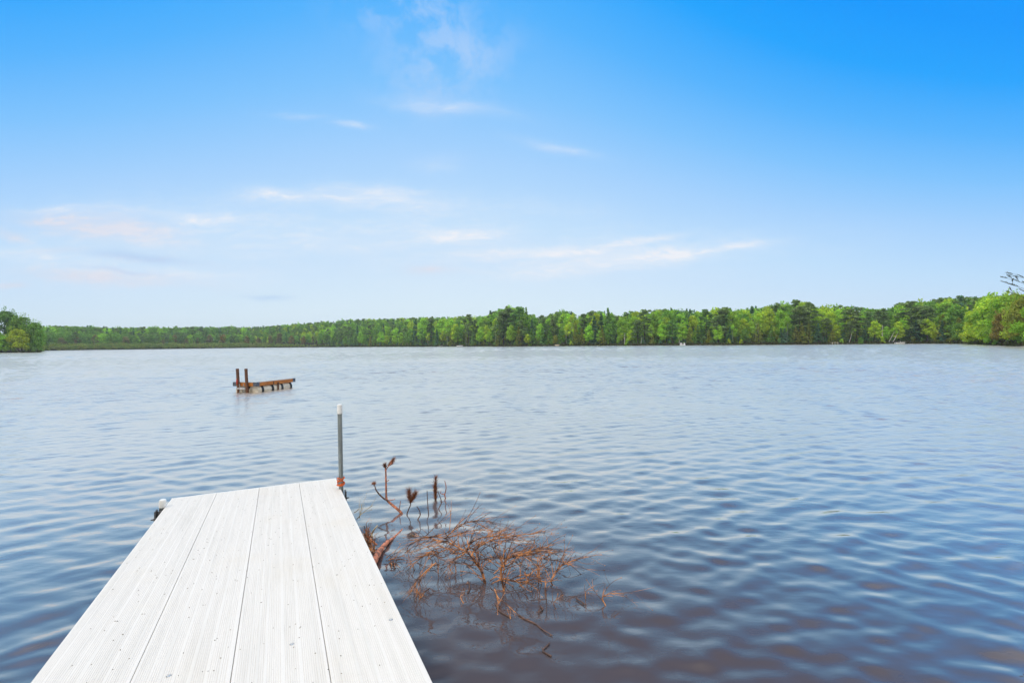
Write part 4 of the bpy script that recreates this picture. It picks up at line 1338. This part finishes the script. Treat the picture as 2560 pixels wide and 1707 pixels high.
def build_pine():
    q = random.Random(5)
    c = on_z(*cropd([(720, 560)])[0])
    root = empty('fallen_pine', (c.x, c.y, 0)); inv = Vector(root.location)
    tag(root, 'fallen red-barked pine sunk beside the dock with tufted tips above water', 'fallen tree')
    # trunk: from under the dock, up over the surface, then sinking away
    tp = []
    for (px, z) in zip(cropd([(420, 1090), (560, 860), (620, 740), (720, 575), (850, 430), (1000, 320), (1250, 80), (1500, -120)]), (.06, .055, .047, .036, .02, .003, -.03, -.12)):
        tp.append(on_z(*px, z) - inv)
    P, R = smooth_path(tp, [.031, .029, .027, .022, .016, .011, .009, .007], 6)
    mb = MB(); mb.tube(P, R, 14, jag=.11)
    tk = mb.build('trunk', MAT['bark'], root)
    # upright branches; each trace starts at its water point
    def branch(tr, r, wp=None, lean=0, mat='bark', twigs=False, conv=crop5, **kw):
        px = conv(tr)
        w = conv([wp])[0] if wp else px[0]
        P = [p - inv for p in limb_points(px, w, lean, q)]
        if wp is None: P = [P[0] + Vector((.01, 0, -.05))] + P
        R = [r * (1 - .55 * i / (len(P) - 1)) for i in range(len(P))]
        P, R = smooth_path(P, R, 4)
        m = MB(); m.tube(P, R, 8, jag=.07)
        if twigs: twiggy(m, P, R, q, **kw)
        return m, P
    def needles(b, spots, L=.07, n=140, spread=.55):
        m = MB()
        for a, e in spots: tuft(m, a, e, q, n, L, spread)
        m.build('needle_tuft', MAT['needle'], b)
    w1 = (730, 1330)
    m, P = branch([(730, 1330), (620, 1220), (450, 1080), (400, 1000), (395, 850), (390, 600), (385, 380), (370, 290)], .0165)
    for tr in ([(400, 640), (430, 620), (460, 605)], [(470, 1040), (530, 1040), (590, 1020)], [(680, 1240), (695, 1150), (710, 1055)]):
        P2 = [p - inv for p in limb_points(crop5(tr), crop5([w1])[0], 0, q)]
        m.tube(P2, [.005, .004, .003], 5)
    P3 = [p - inv for p in limb_points(crop5([(390, 385), (430, 320), (480, 275), (535, 190)]), crop5([w1])[0], 0, q)]
    m.tube(P3, [.006, .0055, .005, .003], 6)
    b = m.build('branch', MAT['bark'], root)
    needles(b, [(P[-4], P[-1]), (P3[1], P3[-1])], .075, 130, .45)
    m, P = branch([(440, 1060), (350, 1010), (270, 940), (180, 830), (150, 740), (135, 690)], .010, wp=w1)
    m.tube([P[8], P[8] + Vector((-.03, 0, .02))], [.004, .002], 5)
    b = m.build('branch', MAT['twigdark'], root)
    needles(b, [(P[-2], P[-1])], .045, 90, .9)
    m, P = branch([(850, 1350), (890, 1230), (930, 1130), (925, 1000), (890, 860)], .007)
    b = m.build('branch', MAT['twigdark'], root)
    needles(b, [(P[-9], P[-1]), (P[-8], P[-4] + Vector((.05, 0, .02)))], .085, 170, .6)
    for tr, r in (([(1080, 1480), (1140, 1360), (1110, 1250), (1060, 1175)], .007), ([(1320, 1350), (1300, 1100), (1285, 830)], .007),
                  ([(1540, 1230), (1600, 1090), (1560, 950), (1520, 840)], .007)):
        m, P = branch(tr, r)
        m.tube([P[len(P) // 2], P[len(P) // 2] + Vector((-.02, 0, .025))], [.003, .002], 4)
        m.build('branch', MAT['twigdark'], root)
    m, P = branch([(1470, 1040), (1460, 950), (1450, 800), (1480, 570)], .008)
    b = m.build('branch', MAT['twigdark'], root)
    needles(b, [(P[2], P[-4]), (P[5], P[-1])], .08, 190, .5)
    m, P = branch([(1690, 1010), (1670, 930), (1690, 850), (1700, 750), (1670, 620)], .0085)
    P2 = [p - inv for p in limb_points(crop5([(1665, 915), (1600, 905), (1570, 880), (1595, 830)]), crop5([(1690, 1010)])[0], 0, q)]
    m.tube(P2, [.005, .004, .004, .002], 5)
    m.build('branch', MAT['bark'], root)
    # the brushy heap against the dock
    m, P = branch([(440, 300), (520, 380), (650, 485)], .013, wp=(640, 500), conv=cropd)
    m.build('branch', MAT['bark'], root)
    m, P = branch([(545, 320), (550, 250), (600, 170), (660, 100)], .011, wp=(545, 330), conv=cropd)
    m.build('branch', MAT['tan'], root)
    for k in range(15):
        x0, y0 = 420 + k * 13 + q.uniform(-20, 20), 330 + k * 25 + q.uniform(-40, 40)
        tr = [(x0, y0), (x0 - q.uniform(-30, 60), y0 - q.uniform(60, 120)), (x0 - q.uniform(-60, 110), y0 - q.uniform(140, 260))]
        m, P = branch(tr, .0055, wp=(x0, y0 + 20), conv=cropd, twigs=True, every=.022, lmin=.04, lmax=.13, depth=1)
        m.build('branch', MAT['twig'], root)
    for tr in ([(250, -20), (330, -110), (420, -190), (560, -300)], [(300, -40), (330, -180), (350, -330)], [(200, -150), (260, -190), (300, -240)]):
        m, P = branch(tr, .0045, wp=(300, 150), conv=cropd, twigs=True, every=.03, lmin=.05, lmax=.16, depth=1)
        m.build('branch', MAT['tan'], root)
build_pine()

def build_leaf():
    w = on_z(*cropd([(1330, 305)])[0], .006)
    m = MB()
    for k in range(6):
        a = k * 1.05
        m.add([w, w + Vector((.016 * math.cos(a), .016 * math.sin(a), .004)), w + Vector((.03 * math.cos(a + .35), .03 * math.sin(a + .35), .012)), w + Vector((.016 * math.cos(a + .7), .016 * math.sin(a + .7), .003))],
              [(0, 1, 2, 3)])
    tag(m.build('floating_leaf', MAT['leaflitter']), 'small dark dead leaf afloat left of the orange bough', 'leaf')
build_leaf()

# ------------------------------------------------------------------ small things along the far shore
def shore_point(x, s=0.0, z=None):
    az = math.atan((x - 1280) / FPX)
    r = float(shore_r(az)) + s
    return Vector((r * math.sin(az), r * math.cos(az), float(ground_h(az, s)) if z is None else z))
def hull(L, W, H, z0=-.12, bow=.35):
    vs, fs = [], []
    st = [(-.5, .85), (-.3, 1), (0, 1), (.25, .92), (.4, .6), (.5, .04)]
    for t, w in st:
        hw = W / 2 * w
        sheer = H * (1 + .22 * max(0, t) * 2)
        vs += [(t * L, -hw, sheer), (t * L * .97, -hw * .8, z0 * .3), (t * L * .92, 0, z0), (t * L * .97, hw * .8, z0 * .3), (t * L, hw, sheer), (t * L * .98, hw * .86, sheer - .02), (t * L * .95, 0, H * .35), (t * L * .98, -hw * .86, sheer - .02)]
    n = 8
    for i in range(len(st) - 1):
        for k in range(n):
            j = (k + 1) % n
            fs.append((i * n + k, i * n + j, i * n + n + j, i * n + n + k))
    fs += [tuple(range(7, -1, -1)), tuple(range(40, 48))]
    m = MB(); m.add(vs, fs); return m
def build_shore_things():
    # white moored boat
    p = shore_point(2251, -3.2, 0)
    r = empty('moored_boat', p); r.rotation_euler = (0, 0, rad(4))
    tag(r, 'white open boat moored on the far shore under two leaning birches', 'boat')
    hull(4.1, 1.6, .62).build('hull', MAT['boatwhite'], r)
    m = MB(); m.box((-.9, 0, .60), (.5, 1.3, .07), .02); m.box((.5, 0, .60), (.4, 1.3, .07), .02); m.build('seat', MAT['tan'], r)
    m = MB(); m.box((.15, .2, .82), (.12, .12, .5), .03); m.build('console', MAT['boatwhite'], r)
    m = MB(); m.box((-2.2, 0, .75), (.3, .32, .5), .06); m.box((-2.25, 0, .2), (.14, .1, .8), .03); m.build('outboard_motor', MAT['boatdark'], r)
    # dark boat lift behind it
    p = shore_point(2240, -.6, 0)
    r = empty('boat_lift', p)
    tag(r, 'dark low boat lift frame behind the white moored boat', 'boat lift')
    m = MB(); m.box((0, 0, .95), (3.6, .12, .16), .02); m.box((0, .9, .95), (3.6, .12, .16), .02); m.build('beam', MAT['boatdark'], r)
    for x in (-1.7, 1.7):
        for y in (0, .9):
            m = MB(); m.tube([(x, y, -.6), (x, y, 1.3)], .05, 8); m.build('leg', MAT['alu'], r)
    # white pedal boat
    p = shore_point(1706.5, -1.5, 0)
    r = empty('pedal_boat', p)
    tag(r, 'white pedal boat with two upright seat backs beached on the far shore', 'pedal boat')
    m = MB(); m.box((0, -.45, .25), (2.3, .42, .5), .1); m.box((0, .45, .25), (2.3, .42, .5), .1); m.box((0, 0, .42), (2.1, .6, .14), .03); m.build('hull', MAT['boatwhite'], r)
    for x, h in ((-.72, .8), (.85, .75)):
        m = MB(); m.box((x, 0, .48 + h / 2), (.75 if x < 0 else .4, 1.2, h), .08); m.build('seat_back', MAT['boatwhite'], r)
    m = MB(); m.box((-.72, -.61, .88), (.5, .02, .16), .005); m.build('slot', MAT['boatdark'], r)
    # pale jetty
    p = shore_point(2085, -1.2, 0)
    r = empty('jetty', p)
    tag(r, 'little pale wooden jetty on short posts on the far shore', 'jetty')
    m = MB(); m.box((0, 0, .75), (2.5, 1.1, .12), .02); m.build('deck', MAT['tan'], r)
    for x in (-1.2, 0, 1.2):
        m = MB(); m.box((x, -.60, .45), (.12, .10, 1.1), .02); m.build('post', MAT['boatwhite'], r)
    # tan upturned boat
    p = shore_point(1395, .4, .25)
    r = empty('upturned_boat', p); r.rotation_euler = (rad(180), 0, rad(6)); r.location.z = .75
    tag(r, 'pale tan boat lying on the far shore below yellow-green birches', 'boat')
    hull(3.6, 1.3, .5).build('hull', MAT['tan'], r)
    m = MB(); m.box((-.3, 0, .42), (.25, 1.1, .05), .01); m.build('seat', MAT['postwood'], r)
    # grey moored boat and low grey jetty
    p = shore_point(1150, -2, 0)
    r = empty('moored_boat', p)
    tag(r, 'pale grey boat with a small windscreen moored at the far centre shore', 'boat')
    hull(4.8, 1.8, .8).build('hull', MAT['boatwhite'], r)
    m = MB(); m.box((.5, 0, 1.1), (.1, 1.3, .5), .02, rot=Matrix.Rotation(rad(-25), 3, 'Y')); m.build('windscreen', MAT['steelblue'], r)
    m = MB(); m.box((-.8, 0, .82), (.9, 1.2, .3), .05); m.build('seat', MAT['alu'], r)
    p = shore_point(1102, -1.5, 0)
    r = empty('jetty', p)
    tag(r, 'low grey jetty left of the grey boat on the far centre shore', 'jetty')
    m = MB(); m.box((0, 0, .5), (2.9, 1.2, .14), .02); m.build('deck', MAT['boatwhite'], r)
    for x in (-1.3, 1.3):
        m = MB(); m.box((x, -.68, .25), (.14, .12, 1.1), .02); m.build('post', MAT['alu'], r)
    # bare snags and leaning birches
    q = random.Random(9)
    def pole(name, x, s, y0, y1, x1, r0, lab, mat='birch', leaves=None, cat='dead tree', grp=None):
        b = shore_point(x, s)
        top = at_y(x1, y1, b.y + .3)
        rt = empty(name, b)
        tag(rt, lab, cat, grp)
        t = top - b
        pts = [Vector((0, 0, -.2)), t * .35 + Vector((.12, 0, .05)), t * .7 + Vector((-.08, 0, .05)), t]
        P, R = smooth_path(pts, [r0, r0 * .85, r0 * .65, r0 * .35], 4)
        m = MB(); m.tube(P, R, 7, jag=.1)
        for k in range(3):
            i = q.randrange(6, len(P) - 1)
            m.tube([P[i], P[i] + Vector((q.uniform(-.6, .6), q.uniform(-.4, .4), q.uniform(.1, .5)))], [R[i] * .5, R[i] * .15], 4)
        m.build('trunk', MAT[mat], rt)
        if leaves:
            n, size, shade, lift = leaves
            qq = np.random.default_rng(int(x))
            V, c = broad_crown(qq, n, W=.42, z0=0, lobes=12, leaf=.075)
            V = (V - np.array([0, 0, .5])) * np.array([size, size, size * .8]) + np.array(t) * lift
            me = quads_mesh('crown', V, quad_idx(len(V)), False, c)
            o = link_mesh('crown', me, MAT['foliage'], rt); o.color = (*TINT[shade], 1)
    pole('dead_tree', 1560, 1.2, 859, 832, 1562.5, .17, 'bare white snag standing at the far waterline right of a cedar')
    pole('dead_tree', 2204, 1.5, 848, 813, 2207, .16, 'bare pale snag left of the leaning birches at the far waterline')
    pole('dead_tree', 1601, 1.5, 857, 843, 1605, .11, 'short leaning grey snag right of the tall white snag')
    pole('dead_tree', 1697, 2.5, 853, 832, 1698.5, .10, 'thin crooked pale snag just left of the white pedal boat')
    pole('birch_tree', 2219, 1.5, 850, 826, 2239, .13, 'left of two leaning birches above the white moored boat', leaves=(330, 3.6, 'bright green', .95), cat='tree', grp='leaning birches')
    pole('birch_tree', 2230, 1.5, 850, 812, 2257, .14, 'right of two leaning birches above the white moored boat', leaves=(520, 5.0, 'bright green', 1.0), cat='tree', grp='leaning birches')
    pole('birch_tree', 2121, 1.5, 848, 826, 2133, .10, 'small leaning birch between the pale jetty and the leaning birches', leaves=(260, 2.8, 'bright green', 1.0), cat='tree')
    pole('dead_tree', 2537, 1.0, 858, 844, 2522, .10, 'grey dead trunk leaning left on the right bank', mat='trunk')
    # pine beyond the right edge whose bough reaches into the picture
    b = Vector((27 * (2745 - 1280) / FPX, 27, .35))
    rt = empty('pine_tree', b)
    tag(rt, 'dark pine bough with upswept tufts reaching in above the right bank', 'tree')
    m = MB(); m.tube([(0, 0, -.3), (.1, .1, 5), (.05, .2, 10), (.2, .1, 15)], [.22, .18, .12, .03], 10)
    qn = np.random.default_rng(77)
    ends, nm = [], []
    def bough(p0, p1, tips, rb=.036):
        p0, p1 = Vector(p0), Vector(p1)
        d0 = p1 - p0
        P, R = smooth_path([p0, p0.lerp(p1, .4) + Vector((0, 0, -.22)), p0.lerp(p1, .8) + Vector((0, 0, -.20)), p1], [rb, rb * .6, rb * .3, .008], 6)
        m.tube(P, R, 6)
        n_ = len(P)
        for i in range(int(n_ * .45), n_):
            if q.random() > tips: continue
            d = d0.normalized() * q.uniform(.25, .6) + Vector((q.uniform(-.1, .1), q.uniform(-.35, .35), q.uniform(.06, .26)))
            e = P[i] + d
            m.tube([P[i], P[i].lerp(e, .5) + Vector((0, 0, -.03)), e], [.008, .006, .003], 4, cap=False)
            nm.append((P[i].lerp(e, .45), e))
        nm.append((P[-4], P[-1]))
    for (px, py, tp) in ((2517, 727, .35), (2531, 710, .55), (2534, 698, .2), (2545, 687, .45), (2548, 722, .1)):
        e = at_y(px, py, 27 + q.uniform(-.8, .8)) - b
        bough((.05, .1, max(1.2, e.z - .9)), e, tp)
    for k in range(18):
        z = 3.5 + k * .65
        a = q.uniform(-1.2, 1.2); L = q.uniform(2.0, 3.4) * (1.1 - k / 22)
        bough((.1, .1, z), (L * math.cos(a) + .6, L * math.sin(a), z + .7), .9)
    m.build('trunk', MAT['trunk'], rt)
    P, Nn = [], []
    mb2 = MB()
    for a, e in nm:
        tuft(mb2, a, e, q, 40, .16, .38, .0065)
    tuf = mb2.build('crown', MAT['pineneedle'], rt)
build_shore_things()

# ------------------------------------------------------------------ thin summer haze over the lake
def build_haze():
    m = bpy.data.materials.new('thin_haze'); m.use_nodes = True
    m.node_tree.nodes.clear()
    k = NT(m.node_tree)
    v = k.node('ShaderNodeVolumePrincipled')
    v.inputs['Color'].default_value = (0.86, 0.93, 1.0, 1)
    v.inputs['Density'].default_value = 0.00026
    v.inputs['Anisotropy'].default_value = 0.2
    o = k.node('ShaderNodeOutputMaterial'); k.l.new(v.outputs[0], o.inputs['Volume'])
    b = MB(); b.box((0, 250, 22), (2900, 2700, 52))
    h = b.build('haze', m)
    tag(h, 'thin pale haze hanging over the lake and far woods', 'haze', kind='stuff')
build_haze()
